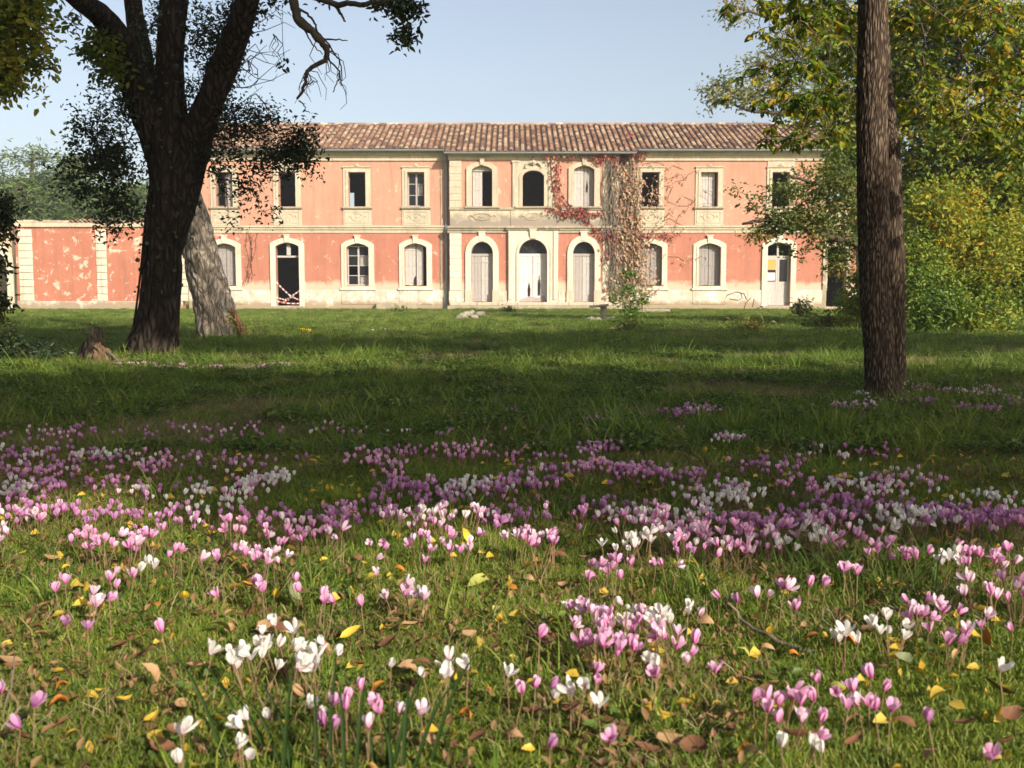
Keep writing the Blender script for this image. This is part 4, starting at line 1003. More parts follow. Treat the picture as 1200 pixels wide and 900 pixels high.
crown(lm, [pb(20, 415, 45, 12, 0, 1, D3, 40), pb(-20, 408, 40, 16, .3, 1, D3, 50), pb(55, 420, 22, 7, 0, 1, D3, 30)], 170, 14, .07, .07, M['leaf_ivy'], [np.array(G(30, 428)), np.array(G(0, 428)), np.array(G(60, 428))], M['twig'], seed=32, thr=None, r0=.012, minr=.004)
crown(lm, [pb(8, 392, 12, 12, .2, 1, D3), pb(-5, 380, 14, 14, .2, 1, D3)], 20, 9, .09, .06, M['leaf_fine'], [np.array(G(5, 425)), ], M['twig'], seed=33, thr=None, r0=.008, name='shoots', minr=.003)
# ================================================================== RIGHT: brown trunk and the stem behind
trr = G(1037, 471); D4 = trr.y
rt = tree_root('tall_tree', trr, 'tall straight brown furrowed trunk at right, sunlit above and shaded below')
place(trunk_mesh('trunk', [P(1036, 478, D4), P(1034, 455, D4), P(1031, 420, D4), P(1027, 360, D4), P(1024.5, 300, D4), P(1023, 220, D4), P(1022, 120, D4), P(1023, 20, D4), P(1022, -120, D4), P(1020, -400, D4), P(1015, -700, D4)], [r * D4 / F for r in (20.5, 18.5, 17.5, 17.2, 17.2, 17, 16.6, 16, 15.5, 14, 12)], M['bark_brown'], 110, .012, .085, 32, 4.2, (.4, .30, .14, 5), 17, .05), 'trunk', rt)
D5 = D4 + .75
r2 = tree_root('slim_tree', G(1049, 462), 'slimmer darker trunk close behind the tall brown trunk at right')
place(trunk_mesh('trunk', [P(1052, 472, D5), P(1050, 420, D5), P(1049, 360, D5), P(1047, 300, D5), P(1045, 240, D5), P(1043.5, 180, D5), P(1039, 120, D5), P(1034, 60, D5), P(1030, -60, D5), P(1025, -400, D5)], [r * D5 / F for r in (12, 10.5, 11, 12, 11.8, 11, 9, 8.5, 8, 7)], M['bark_brown'], 60, .03, .09, 9, 3.0, (.2, .1, .1, 4), 19, .03), 'trunk', r2)
# crown: hanging sprays of large leaves seen one by one, joined ones further up
LF = []
def pinnate(root, base, direc, n, size, droop=.5, mesh_pool=None, out=None):
    """a hanging leaf stalk with paired leaflets; returns leaflet (pos, axis)"""
    d = Vector(direc).normalized(); p = Vector(base); res = []; pts = [p.copy()]
    for k in range(n):
        d = (d + Vector((0, 0, -droop / n))).normalized(); p = p + d * size * .55; pts.append(p.copy())
        sd = d.cross(Vector((0, 0, 1))).normalized()
        for s in (-1, 1): res.append((p.copy(), (d * .5 + sd * s * .8 + Vector((0, 0, -.45 + rng.uniform(-.2, .2)))).normalized()))
    res.append((p.copy(), d)); return res, pts
spots = []
wreg = [(960, 20, 60, 26, 24), (900, 8, 40, 12, 7), (1000, 60, 40, 30, 12), (900, 92, 24, 14, 5), (945, 85, 40, 18, 11), (930, 125, 50, 22, 18), (985, 120, 36, 36, 18), (955, 160, 48, 16, 14), (915, 50, 30, 18, 4),
        (1080, 30, 40, 40, 18), (1130, 20, 60, 30, 18), (1170, 90, 40, 50, 18), (1090, 110, 40, 40, 12), (1150, 160, 40, 40, 10), (1190, 190, 26, 40, 8), (1000, 20, 60, 20, 10)]
stalks = MB(); nodes4 = [np.array(P(1023, -60, D4)), np.array(P(1023, -120, D4)), np.array(P(1022, -200, D4))]
ends = []
for (px, py, rx, ry, n) in wreg:
    for k in range(int(n * (1.9 if px < 1010 else 3.0))):
        dd = rng.uniform(6.8, 7.9) if px < 1010 else rng.uniform(7.5, 8.5); ex = px + rng.gauss(0, rx * .5)
        if 975 < ex < 1120: dd = rng.uniform(8.3, 9.4)
        ends.append(P(ex, py - 8 + rng.gauss(0, ry * .5), dd))
leafs, stalk_nodes = [], []
for e in ends:
    a = rng.uniform(0, 6.28); res, pts = pinnate(None, e, (math.cos(a), math.sin(a), .1), rng.choice((3, 4, 4)), .055, .7)
    leafs += res; stalks.tube(pts, .0028, 3, cap=False); stalk_nodes.append(np.array(e))
sk = Skeleton(nodes4); sk.reach(stalk_nodes, .016, .10, seed=41, minr=.004)
o = sk.mb.build('branches', M['twig'], rt, True); o.location = -rt.location
o = stalks.build('leaf_stalks', M['twig'], rt); o.location = -rt.location; o['kind'] = 'stuff'
leafs.sort(key=lambda t: t[0].y)
lmesh = []
for k in range(7):
    lmesh.append(leaves_mesh('leaf', np.zeros((1, 3)), .068, .52, M['leaf_walnut'], seed=50 + k, axis=np.array([[0, 1, 0]]), rnd=np.array([.08 + .13 * k]), up=6))
for (p, d) in leafs[:300]:
    o = link_mesh('leaf', lmesh[min(6, int(abs(rng.gauss(1.5, 2.0))))], rt, p - rt.location)
    o.rotation_euler = Vector(d).to_track_quat('Y', 'Z').to_euler(); o.scale = [rng.uniform(.8, 1.2)] * 3
rest = leafs[300:]
o = place(leaves_mesh('leaves', np.array([p for p, d in rest]), .068, .52, M['leaf_walnut'], seed=60, axis=np.array([d for p, d in rest]), rnd=np.clip(np.random.RandomState(3).normal(.5, .28, len(rest)), 0, 1)), 'leaves', rt)
o['kind'] = 'stuff'
crown(rt, [((3.4, D4, 6.3), (3.0, 3.0, 1.6)), ((2.2, D4 + 1, 8), (2.6, 2.6, 2)), ((5.5, D4 + 1, 5.4), (1.8, 2, 1.2))], 260, 20, .3, .15, M['leaf_walnut'], [np.array(P(1020, -400, D4)), np.array(P(1022, -300, D4)), np.array(P(1015, -700, D4))], M['twig'], seed=43, thr=None, r0=.04, name='upper_crown')

# autumn coloured trees behind, right of the house
D6 = 24.0
at = tree_root('autumn_tree', P(1125, 380, D6) * 1, 'wide green and yellow autumn tree filling the right side behind the tall trunk'); at.location.z = 0
path = [(1125, 396, 0), (1122, 340, 0), (1118, 280, .1), (1112, 200, 0), (1118, 120, 0), (1125, 40, 0), (1130, -60, 0)]
place(trunk_mesh('trunk', [P(a, b, D6 + c) for a, b, c in path], [.2, .17, .16, .15, .12, .1, .06], M['bark_brown'], 28, .08, .07, 8, 2, None, 61), 'trunk', at)
nd = [np.array(P(a, b, D6 + c)) for a, b, c in path[2:]]
ab = [pb(1000, 40, 60, 50, 1, 1, D6), pb(1050, 110, 60, 60, 1, 1, D6), pb(960, 130, 34, 30, .5, .8, D6), pb(1100, 30, 70, 60, 0, 1, D6), pb(1180, 60, 70, 70, 0, 1, D6), pb(1120, 150, 70, 60, -.5, 1, D6), pb(1190, 170, 60, 70, -.5, 1, D6),
      pb(1000, 170, 40, 26, .5, 1, D6), pb(1080, 220, 50, 45, 0, 1, D6), pb(1150, 240, 60, 50, -.5, 1, D6), pb(1230, 120, 60, 120, 0, .8, D6), pb(1000, 200, 30, 30, .4, 1, D6)]
crown(at, ab, 1500, 44, .22, .12, M['leaf_autumn'], nd, M['twig'], seed=44, thr=-.08, nsc=.9, r0=.05, tone_scale=.9, aspect=.6)
# loose fine leaved branch reaching left in front of the house
D7 = 19.0
nd = [np.array(P(a, b, D7)) for a, b in ((1000, 290), (960, 275), (930, 262), (900, 255), (980, 230), (950, 225))]
bare([(1040, 300, 0), (1000, 285, 0), (950, 272, 0), (905, 258, 0), (870, 262, 0)], 5, 1.5, at, D7)
bare([(1040, 230, 0), (1000, 225, 0), (955, 215, 0), (925, 205, 0)], 4, 1.2, at, D7)
crown(at, [pb(900, 262, 40, 14, 0, 1, D7), pb(885, 240, 28, 9, 0, .8, D7), pb(940, 265, 44, 22, 0, 1.4, D7), pb(975, 245, 34, 30, 0, 1.6, D7), pb(990, 285, 28, 26, 0, 1.4, D7), pb(925, 225, 28, 14, 0, .7, D7), pb(960, 205, 34, 14, 0, .8, D7), pb(985, 205, 20, 30, .2, 1.2, D7), pb(880, 280, 22, 6, 0, .8, D7), pb(868, 225, 10, 4, 0, .4, D7), pb(930, 295, 24, 8, 0, .5, D7), pb(978, 305, 14, 14, 0, 1, D7)],
      250, 26, .11, .085, M['leaf_fine'], nd, M['twig'], seed=45, thr=-.1, nsc=2, r0=.018, name='fine_spray', tone_scale=2, minr=.005, branch_name='twigs')
# shrubs under it
def shrub(name, px, py, blobs, n, per, spread, leaf, mt, label, seed, cat='shrub', group=None, tw='twig', **kw):
    b = G(px, py); r = empty(name, b, label, cat, group)
    bb = [pb(x, y, rx, ry, dy, 1, b.y, rd) for x, y, rx, ry, dy, rd in blobs]
    crown(r, bb, n, per, spread, leaf, M[mt], [np.array(b), np.array(b + Vector((.15, 0, .4))), np.array(b + Vector((-.2, .1, .3)))], M[tw], seed=seed, r0=.02, **kw)
    return r
shrub('bush', 1100, 389, [(1090, 330, 40, 40, 0, 30), (1070, 300, 30, 34, .5, 25), (1105, 365, 40, 22, -.5, 30)], 300, 30, .15, .10, 'leaf_bush', 'broad green bush just right of the tall trunk', 71, thr=-.2, tone_scale=1)
shrub('bush', 1175, 389, [(1170, 330, 40, 44, 0, 30), (1190, 290, 34, 40, .5, 25), (1150, 365, 40, 22, -.5, 30), (1230, 330, 40, 50, 0, 30)], 340, 30, .15, .10, 'leaf_autumn', 'yellowing bush at the right edge of the lawn', 72, thr=-.2, tone_scale=1)
shrub('bush', 1130, 388, [(1130, 350, 46, 44, 0, 30), (1125, 300, 50, 50, 0, 30), (1100, 250, 40, 40, 0, 30)], 420, 30, .17, .11, 'leaf_autumn', 'tall yellow green bush between the two bushes at right', 73, thr=-.2, tone_scale=1)
shrub('bush', 998, 386, [(992, 358, 14, 14, 0, 14), (1008, 340, 18, 28, 0, 16), (1000, 372, 20, 10, 0, 14)], 120, 24, .10, .08, 'leaf_bush', 'small leafy bush against the dark doorway left of the tall trunk', 74, thr=None)
shrub('bush', 1080, 379, [(1045, 320, 50, 60, 0, 40), (1010, 250, 30, 50, 0, 40), (1090, 260, 60, 80, 0, 40), (1180, 260, 80, 110, 0, 40)], 420, 26, .25, .15, 'leaf_bush', 'dark tall growth closing off the view behind the right bushes', 75, thr=None)
# light airy tree farther back
D8 = 33.0
pt = tree_root('airy_tree', (P(1015, 300, D8).x, D8, 0), 'pale airy tree with sparse feathery foliage above the right end of the roof')
path = [(1015, 380, 0), (1012, 300, 0), (1000, 200, 0), (985, 120, 0), (970, 40, 0), (955, -40, 0)]
place(trunk_mesh('trunk', [P(a, b, D8 + c) for a, b, c in path], [.28, .24, .2, .16, .12, .07], M['bark_grey'], 20, .15, .06, 8, 2, None, 62), 'trunk', pt)
bare([(990, 140, 0), (950, 138, 0), (905, 132, 0), (880, 130, 0), (850, 118, 0)], 3.5, 1, pt, D8)
bare([(975, 60, 0), (935, 30, 0), (905, 22, 0), (885, 15, 0), (850, 4, 0)], 3.5, 1, pt, D8)
bare([(985, 110, 0), (955, 95, 0), (920, 75, 0), (890, 60, 0)], 3, 1, pt, D8)
nd = [np.array(P(a, b, D8)) for a, b in ((985, 120), (950, 138), (905, 132), (870, 125), (935, 30), (905, 22), (870, 10), (955, 95), (920, 75), (890, 60))]
crown(pt, [pb(862, 105, 36, 22, 0, .8, D8), pb(895, 118, 36, 18, 0, .8, D8), pb(900, 70, 34, 22, 0, .8, D8), pb(925, 95, 34, 22, 0, .9, D8), pb(858, 8, 28, 12, 0, .7, D8), pb(890, 22, 34, 14, 0, .7, D8), pb(940, 45, 36, 30, 0, 1, D8), pb(970, 90, 30, 50, 0, 1, D8), pb(850, 128, 18, 8, 0, .5, D8), pb(985, 160, 24, 40, 0, 1, D8), pb(980, 20, 40, 30, 0, 1, D8)],
      300, 20, .22, .16, M['leaf_sage'], nd, M['twig_pale'], seed=46, thr=-.1, nsc=1.2, r0=.03, name='crown', tone_scale=1, minr=.012, aspect=.45)

# distant pines behind the garden wall, and a wood further back
def pine(px, py, D, w, label, seed, h_low=.35):
    top = P(px, py, D); r = tree_root('pine_tree', (top.x, D, 0), label, 'tree', 'pines behind the garden wall')
    H = top.z
    place(trunk_mesh('trunk', [(top.x, D, -.1), (top.x + .2, D, H * .4), (top.x - .1, D, H * .8), (top.x, D, H * .97)], [.3, .25, .16, .05], M['bark_brown'], 12, .5, .05, 8, 2, None, seed), 'trunk', r)
    rr = random.Random(seed); bl = []
    for k in range(12):
        f = rr.uniform(h_low, .93); s = w * (1.05 - .55 * f) * rr.uniform(.7, 1.1)
        bl.append(((top.x + rr.uniform(-.6, .6) * w, D + rr.uniform(-.5, .5) * w, H * f), (s * .75, s * .75, s * .5)))
    bl.append(((top.x, D, H * .93), (w * .38, w * .38, H * .07)))
    crown(r, bl, 260, 24, .42, .42, M['needle'], [np.array([top.x, D, H * f]) for f in (.3, .45, .6, .75, .9)], M['twig'], seed=seed, thr=-.15, nsc=.5, r0=.07, tone_scale=.35, aspect=.28, droop=-.2, minr=.02)
for k, (px, py, D, w, lab) in enumerate(((38, 171, 78, 4.2, 'round topped pine left behind the garden wall'), (-5, 176, 86, 4.5, 'pine at the far left edge behind the annexe'), (92, 174, 84, 3.6, 'pine with a pointed top right of the round topped one'), (66, 203, 74, 4, 'lower pine filling the dip between two taller pines'), (125, 205, 76, 4, 'low pine behind the middle pier of the garden wall'), (160, 212, 82, 4, 'pine half hidden by the dark oak trunk'), (20, 210, 72, 4, 'low pine over the left pier of the garden wall'), (100, 222, 70, 4, 'lowest dense pine just above the tiled coping'), (200, 215, 88, 4, 'pine seen between the dark trunk and the house'), (-60, 190, 80, 5, 'pine beyond the left edge of the picture'))):
    pine(px, py, D, w, lab, 80 + k)
# ================================================================== creepers on the house
vine = empty('wall_creeper', (P(728, 362, BY).x, BY - .1, 0), 'autumn creeper with a thick brown column of dry leaves and crimson tips on the facade', 'climbing plant')
def vplace(o): o.location = -vine.location; return o
def wall_y(px): return BY - .12 if px < 724 else HY - .16
m = MB()
for k in range(70):
    x = 728 + rng.gauss(0, 6); y = 358 - rng.uniform(0, 30); pts = []
    while y > 182:
        pts.append(P(x, y, wall_y(x) - rng.uniform(0, .22))); x += rng.gauss(0, 3.2) + (.6 if y < 300 else 0) * (728 - x) * .1; x = min(max(x, 706), 756); y -= rng.uniform(9, 16)
    if len(pts) > 2: m.tube(pts, rng.uniform(.01, .03), 4, cap=False)
vplace(m.build('stems', M['twig_pale'], vine))
def wl_leaves(name, regs, size, material, seed):
    r = random.Random(seed); pts, ax = [], []
    for (px, py, sx, sy, n) in regs:
        for k in range(n):
            x, y = px + r.gauss(0, sx), py + r.gauss(0, sy); c = P(x, y, wall_y(x) - abs(r.gauss(0, .13))); pts.append(c)
            ax.append((r.gauss(0, .6), -.35, -1 + r.uniform(-.3, .5)))
    return vplace(link_mesh(name, leaves_mesh(name, np.array([tuple(p) for p in pts]), size, .75, material, seed=seed, axis=np.array(ax)), vine))
wl_leaves('dry_leaves', [(732, 205, 6, 12, 260), (735, 240, 7, 16, 330), (735, 275, 7, 16, 330), (731, 310, 5, 16, 220), (742, 255, 6, 18, 160), (742, 300, 9, 14, 120), (740, 220, 8, 16, 200), (736, 260, 10, 25, 300), (725, 335, 9, 10, 90), (752, 305, 5, 16, 90), (755, 330, 8, 8, 60)], .17, M['vine_leaf'], 3)
def garland(pts, r, n, seed, spread=2.2):
    rr = random.Random(seed); cm = catmull([(a, b, 0) for a, b in pts], 10); m = MB()
    m.tube([P(a, b, wall_y(a) - .03) for a, b, _ in cm], r, 4, cap=False); vplace(m.build('stems', M['twig'], vine))
    return [(c[0], c[1], spread, spread, max(1, int(n / len(cm)))) for c in cm]
regs = garland([(645, 186), (647, 210), (650, 228), (655, 243), (668, 249), (688, 250), (704, 250)], .02, 170, 1, 2.4)
regs += garland([(655, 190), (654, 210), (660, 232), (672, 243), (690, 246)], .02, 130, 2, 2)
regs += garland([(640, 243), (656, 249), (680, 252), (690, 262), (706, 272), (722, 276)], .015, 110, 3, 2)
wl_leaves('crimson_leaves', regs + [(663, 250, 8, 2, 40), (685, 249, 12, 2, 50), (706, 185, 6, 4, 60), (727, 185, 7, 6, 150), (745, 180, 10, 3, 40), (716, 276, 8, 3, 70), (720, 290, 4, 12, 60), (712, 300, 4, 8, 30), (740, 178, 6, 4, 40), (738, 158, 3, 3, 12), (700, 180, 20, 1.2, 60), (650, 183, 18, 1.0, 40), (742, 300, 5, 18, 50), (770, 275, 14, 2, 50), (735, 330, 5, 14, 40)], .15, M['vine_red'], 5)
regs = []
m = MB()
for k in range(15):      # thin runners over the right wing
    x, y = rng.uniform(740, 760), rng.uniform(200, 300); pts = [P(x, y, HY - .03)]; lst = []
    for j in range(rng.randint(4, 9)):
        x += rng.uniform(2, 14); y += rng.uniform(-14, 9); y = min(max(y, 190), 330)
        if x > 850: break
        pts.append(P(x, y, HY - .03)); lst.append((x, y, 1.5, 1.5, 2))
    if len(pts) > 2: m.tube(pts, .011, 3, cap=False); regs += lst
vplace(m.build('runners', M['twig'], vine)); wl_leaves('sparse_leaves', regs + [(765, 235, 6, 12, 60), (753, 300, 5, 18, 70), (760, 330, 6, 9, 30), (752, 345, 7, 6, 25)], .12, M['vine_leaf'], 8)
# dried vine left of the open door
v2 = empty('dry_vine', (HX(285), HY - .1, 0), 'thin dry reddish vine on the wall between shuttered window and open doorway', 'climbing plant')
m = MB(); pts3 = []
for s in range(5):
    x, y = 283 + s * 3, 338 - s * 2; pts = []
    while y > 268: pts.append(P(x, y, HY - .03)); x += rng.uniform(-3, 4); y -= rng.uniform(6, 11); pts3.append(P(x, y, HY - .05))
    m.tube(pts, .012, 3, cap=False)
o = m.build('stems', M['twig'], v2); o.location = -v2.location
o = link_mesh('leaves', leaves_mesh('leaves', np.array([tuple(p + Vector((rng.gauss(0, .06), -.02, rng.gauss(0, .06)))) for p in pts3 for _ in range(3)]), .09, .6, M['vine_leaf'], seed=4), v2); o.location = -v2.location

# shrub in front of the creeper, tiny weeds by the walls
shrub('young_tree', 738, 382, [(735, 320, 6, 7, 0, 6), (737, 340, 12, 8, 0, 8), (722, 348, 7, 6, 0, 6), (750, 350, 10, 7, 0, 6), (738, 362, 13, 8, 0, 8), (745, 375, 12, 6, 0, 8)], 70, 14, .10, .085, 'leaf_bush', 'small straggly young tree growing before the creeper clad wall', 91, 'tree', thr=None, minr=.008)
for k, (px, py, lab) in enumerate(((470, 366, 'low weeds against the masonry ledge left of the centre block'), (596, 366, 'tuft of weeds before the central doorstep'), (735, 391, 'low weeds at the foot of the young tree'), (880, 392, 'green weeds in the sunlit grass before the glazed door'), (970, 385, 'tangled weeds and dry stalks left of the tall trunk'), (940, 372, 'thin green shoots against the wall by the dark doorway'))):
    w_ = (12, 8, 10, 26, 22, 14)[k]; h_ = (4, 3, 5, 7, 9, 14)[k]
    shrub('weeds', px, py, [(px, py - h_ * .6, w_, h_, 0, w_ * .6)], 26 + k * 6, 9, .12, .12, 'leaf_fine', lab, 95 + k, 'weeds', thr=None, minr=.005)

# ================================================================== ground
def hgt(x, y):
    d = math.hypot(x, y)
    a = min(1, max(0, (d - 1.0) / 8))
    return (noise.noise(Vector((x * .9, y * .9, 0))) * .02 + noise.noise(Vector((x * .15, y * .15, 5))) * .05 * a + noise.noise(Vector((x * 3, y * 3, 2))) * .008) * (1 if y < 44 else max(0, (49 - y) / 5))
V, Fc = [], []
ys = np.concatenate([np.linspace(-12, .5, 10), np.geomspace(.6, 52.5, 150)[0:], np.array([60, 80, 120, 250, 700, 1500.])])
xs_u = np.linspace(-1, 1, 121)
for y in ys:
    wd = max(14, abs(y) * 1.0) if y < 52 else abs(y) * 1.3
    for u in xs_u:
        x = math.copysign(abs(u) ** 1.6, u) * wd * (1 if y < 70 else 1.5)
        V.append((x, y, hgt(x, y)))
nx = len(xs_u); idx = np.arange((len(ys) - 1) * nx).reshape(-1, nx)[:, :-1]
f = np.stack([idx, idx + 1, idx + nx + 1, idx + nx], axis=2).reshape(-1, 4)
def ground_mat():
    m, ns, ls, b = mat('meadow soil and turf', .95, .1); p = pos(ns)
    c = ramp(ns, ls, noise_n(ns, ls, 9, 8, .7, p), [(.3, (.030, .026, .014)), (.5, (.045, .055, .016)), (.7, (.075, .085, .022))])
    c2 = ramp(ns, ls, noise_n(ns, ls, 1.4, 8, .75, p), [(.3, (.16, .24, .04)), (.55, (.24, .30, .06)), (.75, (.34, .33, .10))])  # far turf colour, raised to paint the sunlit strip brighter
    mr = N(ns, 'ShaderNodeMapRange'); ls.new(sep_z(ns, ls, p, 1), mr.inputs[0]); mr.inputs[1].default_value = 8; mr.inputs[2].default_value = 20
    c = mix(ns, ls, mr.outputs[0], c, c2)
    ls.new(c, b.inputs['Base Color']); bump(ns, ls, b, noise_n(ns, ls, 30, 6, .7, p), .6, .03); return m
M['ground'] = ground_mat()
tag(link_mesh('ground', np_mesh('ground', V, f, M['ground'], True)), kind='structure')

# ---- grass blades, turf and litter: instanced tufts
def grass_mat(name, stops, trans=.3, dry=None):
    m = bpy.data.materials.new(name); m.use_nodes = True; ns, ls = m.node_tree.nodes, m.node_tree.links
    b = ns['Principled BSDF']; b.inputs['Roughness'].default_value = .5; b.inputs['Specular IOR Level'].default_value = .3
    r1 = N(ns, 'ShaderNodeObjectInfo').outputs['Random']; r = mathn(ns, ls, 'FRACT', mathn(ns, ls, 'ADD', rnd_attr(ns), mathn(ns, ls, 'MULTIPLY', r1, .45)))
    nz = noise_n(ns, ls, .55, 5, .65, pos(ns)); f = mathn(ns, ls, 'ADD', mathn(ns, ls, 'MULTIPLY', r, .55), mathn(ns, ls, 'MULTIPLY', nz, .5))
    c = ramp(ns, ls, f, stops); c = mix(ns, ls, ramp(ns, ls, noise_n(ns, ls, 2.2, 4, .6, pos(ns)), [(.4, g(.0)), (.66, g(.4))]), c, tuple(x * .45 for x in stops[0][1])); c = mix(ns, ls, ramp(ns, ls, noise_n(ns, ls, .7, 5, .7, pos(ns)), [(.52, g(0)), (.75, g(.4))]), c, (.34, .30, .08)); ls.new(c, b.inputs['Base Color'])
    t = N(ns, 'ShaderNodeBsdfTranslucent'); ls.new(mix(ns, ls, 1.0, c, (1., 1., .5), 'MULTIPLY'), t.inputs['Color'])
    ms = N(ns, 'ShaderNodeMixShader'); ms.inputs[0].default_value = trans
    ls.new(b.outputs[0], ms.inputs[1]); ls.new(t.outputs[0], ms.inputs[2]); ls.new(ms.outputs[0], ns['Material Output'].inputs['Surface']); return m
M['grass'] = grass_mat('grass blade', [(.1, (.045, .10, .014)), (.45, (.115, .20, .024)), (.7, (.22, .30, .04)), (.92, (.40, .37, .10))])  # colours darkened to paint deeper shade on the mid lawn
M['turf'] = grass_mat('short turf', [(.1, (.06, .11, .018)), (.42, (.18, .27, .035)), (.68, (.36, .42, .06)), (.86, (.50, .45, .13)), (1, (.34, .20, .08))])
M['weed'] = grass_mat('clover and weed leaf', [(.1, (.06, .12, .025)), (.6, (.13, .20, .04)), (.95, (.24, .27, .06))])
M['straw'] = grass_mat('dry straw', [(.1, (.16, .11, .06)), (.6, (.30, .22, .12)), (.95, (.42, .34, .2))], .15)
M['litter'] = grass_mat('leaf litter', [(.1, (.09, .045, .022)), (.5, (.22, .12, .055)), (.8, (.34, .22, .10)), (.95, (.42, .30, .09))], .15)
M['litter_y'] = grass_mat('yellow leaf bits', [(.1, (.50, .26, .03)), (.5, (.68, .46, .05)), (.9, (.72, .58, .14))], .25)
def blades(name, n, h, spread, w, material, bend=.5, seed=0, lay=0.):
    r = random.Random(seed); V, Fc, Rn = [], [], []
    for k in range(n):
        a = r.uniform(0, 6.28); rad = spread * r.random() ** .6; x, y = math.cos(a) * rad, math.sin(a) * rad
        dr = a + r.gauss(0, 1.1); L = h * r.uniform(.5, 1.15); ww = w * r.uniform(.7, 1.2); bd = bend * r.uniform(.3, 1.4) + lay; fa = r.uniform(0, 6.28); rn = r.random()
        dx, dy = math.cos(dr), math.sin(dr); sx, sy = math.cos(fa), math.sin(fa); b = len(V)
        for t in (0, .4, .75):
            ho = L * bd * t * t; z = L * t * math.sqrt(max(.1, 1 - (bd * t) ** 2 * .8)); wv = ww * (1 - t * .55) * .5
            V += [(x + dx * ho - sx * wv, y + dy * ho - sy * wv, z), (x + dx * ho + sx * wv, y + dy * ho + sy * wv, z)]
        V.append((x + dx * L * bd, y + dy * L * bd, L * math.sqrt(max(.08, 1 - bd * bd * .8)))); Rn += [rn] * 7
        Fc += [[b, b + 1, b + 3, b + 2], [b + 2, b + 3, b + 5, b + 4], [b + 4, b + 5, b + 6]]
    return np_mesh(name, V, Fc, material, False, Rn)
def scatter_small(name, n, spread, size, aspect, material, seed, zmax=.03, up=1.5):
    r = np.random.RandomState(seed); a = r.uniform(0, 6.28, n); rad = spread * r.rand(n) ** .6
    C = np.stack([np.cos(a) * rad, np.sin(a) * rad, r.uniform(.004, zmax, n)], axis=1)
    return leaves_mesh(name, C, size, aspect, material, 0, up, seed)
def proto(name, me):
    o = bpy.data.objects.new(name, me); return o
pcol = bpy.data.collections.new('plant_prototypes')
protos = [proto('turf_tuft_a', blades('turf', 40, .026, .06, .0026, M['turf'], .7, 1)), proto('turf_tuft_b', blades('turf', 36, .034, .055, .0026, M['turf'], .85, 2)), proto('turf_tuft_c', blades('turf', 28, .045, .05, .0030, M['grass'], .6, 3)),
          proto('grass_tuft_d', blades('grass', 18, .11, .045, .0042, M['grass'], .6, 4)), proto('grass_tuft_e', blades('grass', 16, .15, .05, .0048, M['grass'], .7, 5)), proto('clover_f', scatter_small('weed', 26, .055, .011, .9, M['weed'], 6, .03)),
          proto('straw_g', blades('straw', 9, .09, .06, .0028, M['straw'], 1.0, 7, .2)), proto('litter_h', scatter_small('litter', 9, .07, .030, .5, M['litter'], 8, .036)), proto('leafy_i', scatter_small('weed', 9, .04, .03, .6, M['weed'], 9, .04)), proto('yellow_j', scatter_small('yellow_litter', 3, .06, .034, .6, M['litter_y'], 12, .045))]
# ================================================================== trees behind and beside the camera that shade the lawn
COT = 1 / math.tan(R(SUN_EL)); SX, SY = math.sin(R(SUN_AZ)) * COT, -math.cos(R(SUN_AZ)) * COT
def caster(gx, gy, rx, ry, z, rz=.55):
    """crown mass at height z whose shade falls around ground point (gx, gy)"""
    return ((gx + SX * z, gy + SY * z, z), (rx, ry, rz))
def shade_tree(tx, ty, h, blobs, n_clump, per, label, seed, leaf=.24, thr=-.25, spread=.32):
    r = tree_root('plane_tree', (tx, ty, 0), label, 'tree', 'tall trees outside the picture that shade the lawn')
    place(trunk_mesh('trunk', [(tx, ty, -.1), (tx + .1, ty, h * .3), (tx, ty + .1, h * .6), (tx + .1, ty, h * .95)], [.34, .28, .22, .12], M['bark_grey'], 24, .12, .06, 8, 2, (.6, .5, .2, 5), seed), 'trunk', r)
    crown(r, blobs, n_clump, per, spread, leaf, M['leaf_shade'], [np.array([tx, ty, h * f]) for f in (.55, .65, .75, .85, .95)], M['bark_grey'], seed=seed, thr=thr, nsc=1.1, r0=.05, aspect=.8, shell=.55, flat=.6, wig=.05, minr=.012)
    return r
shade_tree(9.6, -5.5, 7.2, [caster(x_, yy_ - sl_ * x_, 1.5, 1.1, 7.1, .35) for yy_, sl_ in ((8.4, 0), (6.8, .05), (5.0, .17)) for x_ in (-6.8, -4.8, -2.8, -.8, 1.2, 3.2, 5.2, 7.2)], 2100, 20, 'tree behind the camera at right, out of the picture', 101)
shade_tree(11.5, -1.6, 9.6, [caster(-7.5, 15.3, 2.4, 1.3, 9.4), caster(-4.5, 15.1, 2.4, 1.3, 9.4), caster(-6.3, 16.4, 1.8, 1.5, 9.4), caster(-8.0, 18.6, 1.6, 1.6, 9.4), caster(-9.6, 20.8, 1.5, 1.5, 9.4), caster(-1.4, 15.2, 2.4, 1.2, 9.2), caster(2, 15.2, 2.4, 1.4, 9.2), caster(5, 15, 2.6, 1.8, 9)], 950, 20, 'taller tree beside the camera at right, out of the picture', 102)
shade_tree(14.5, 6.5, 8.6, [caster(4, 17.4, 2.6, 2.2, 7.2, .5), caster(8, 16.5, 2.8, 2.3, 7.2, .5), caster(1.2, 18.0, 2.2, 1.5, 7.4, .5), caster(3.2, 19.6, 2.2, 1.2, 7.4, .4), caster(6, 19.6, 2.2, 1.2, 7.4, .4)], 640, 20, 'tree right of the lawn, out of the picture', 103)

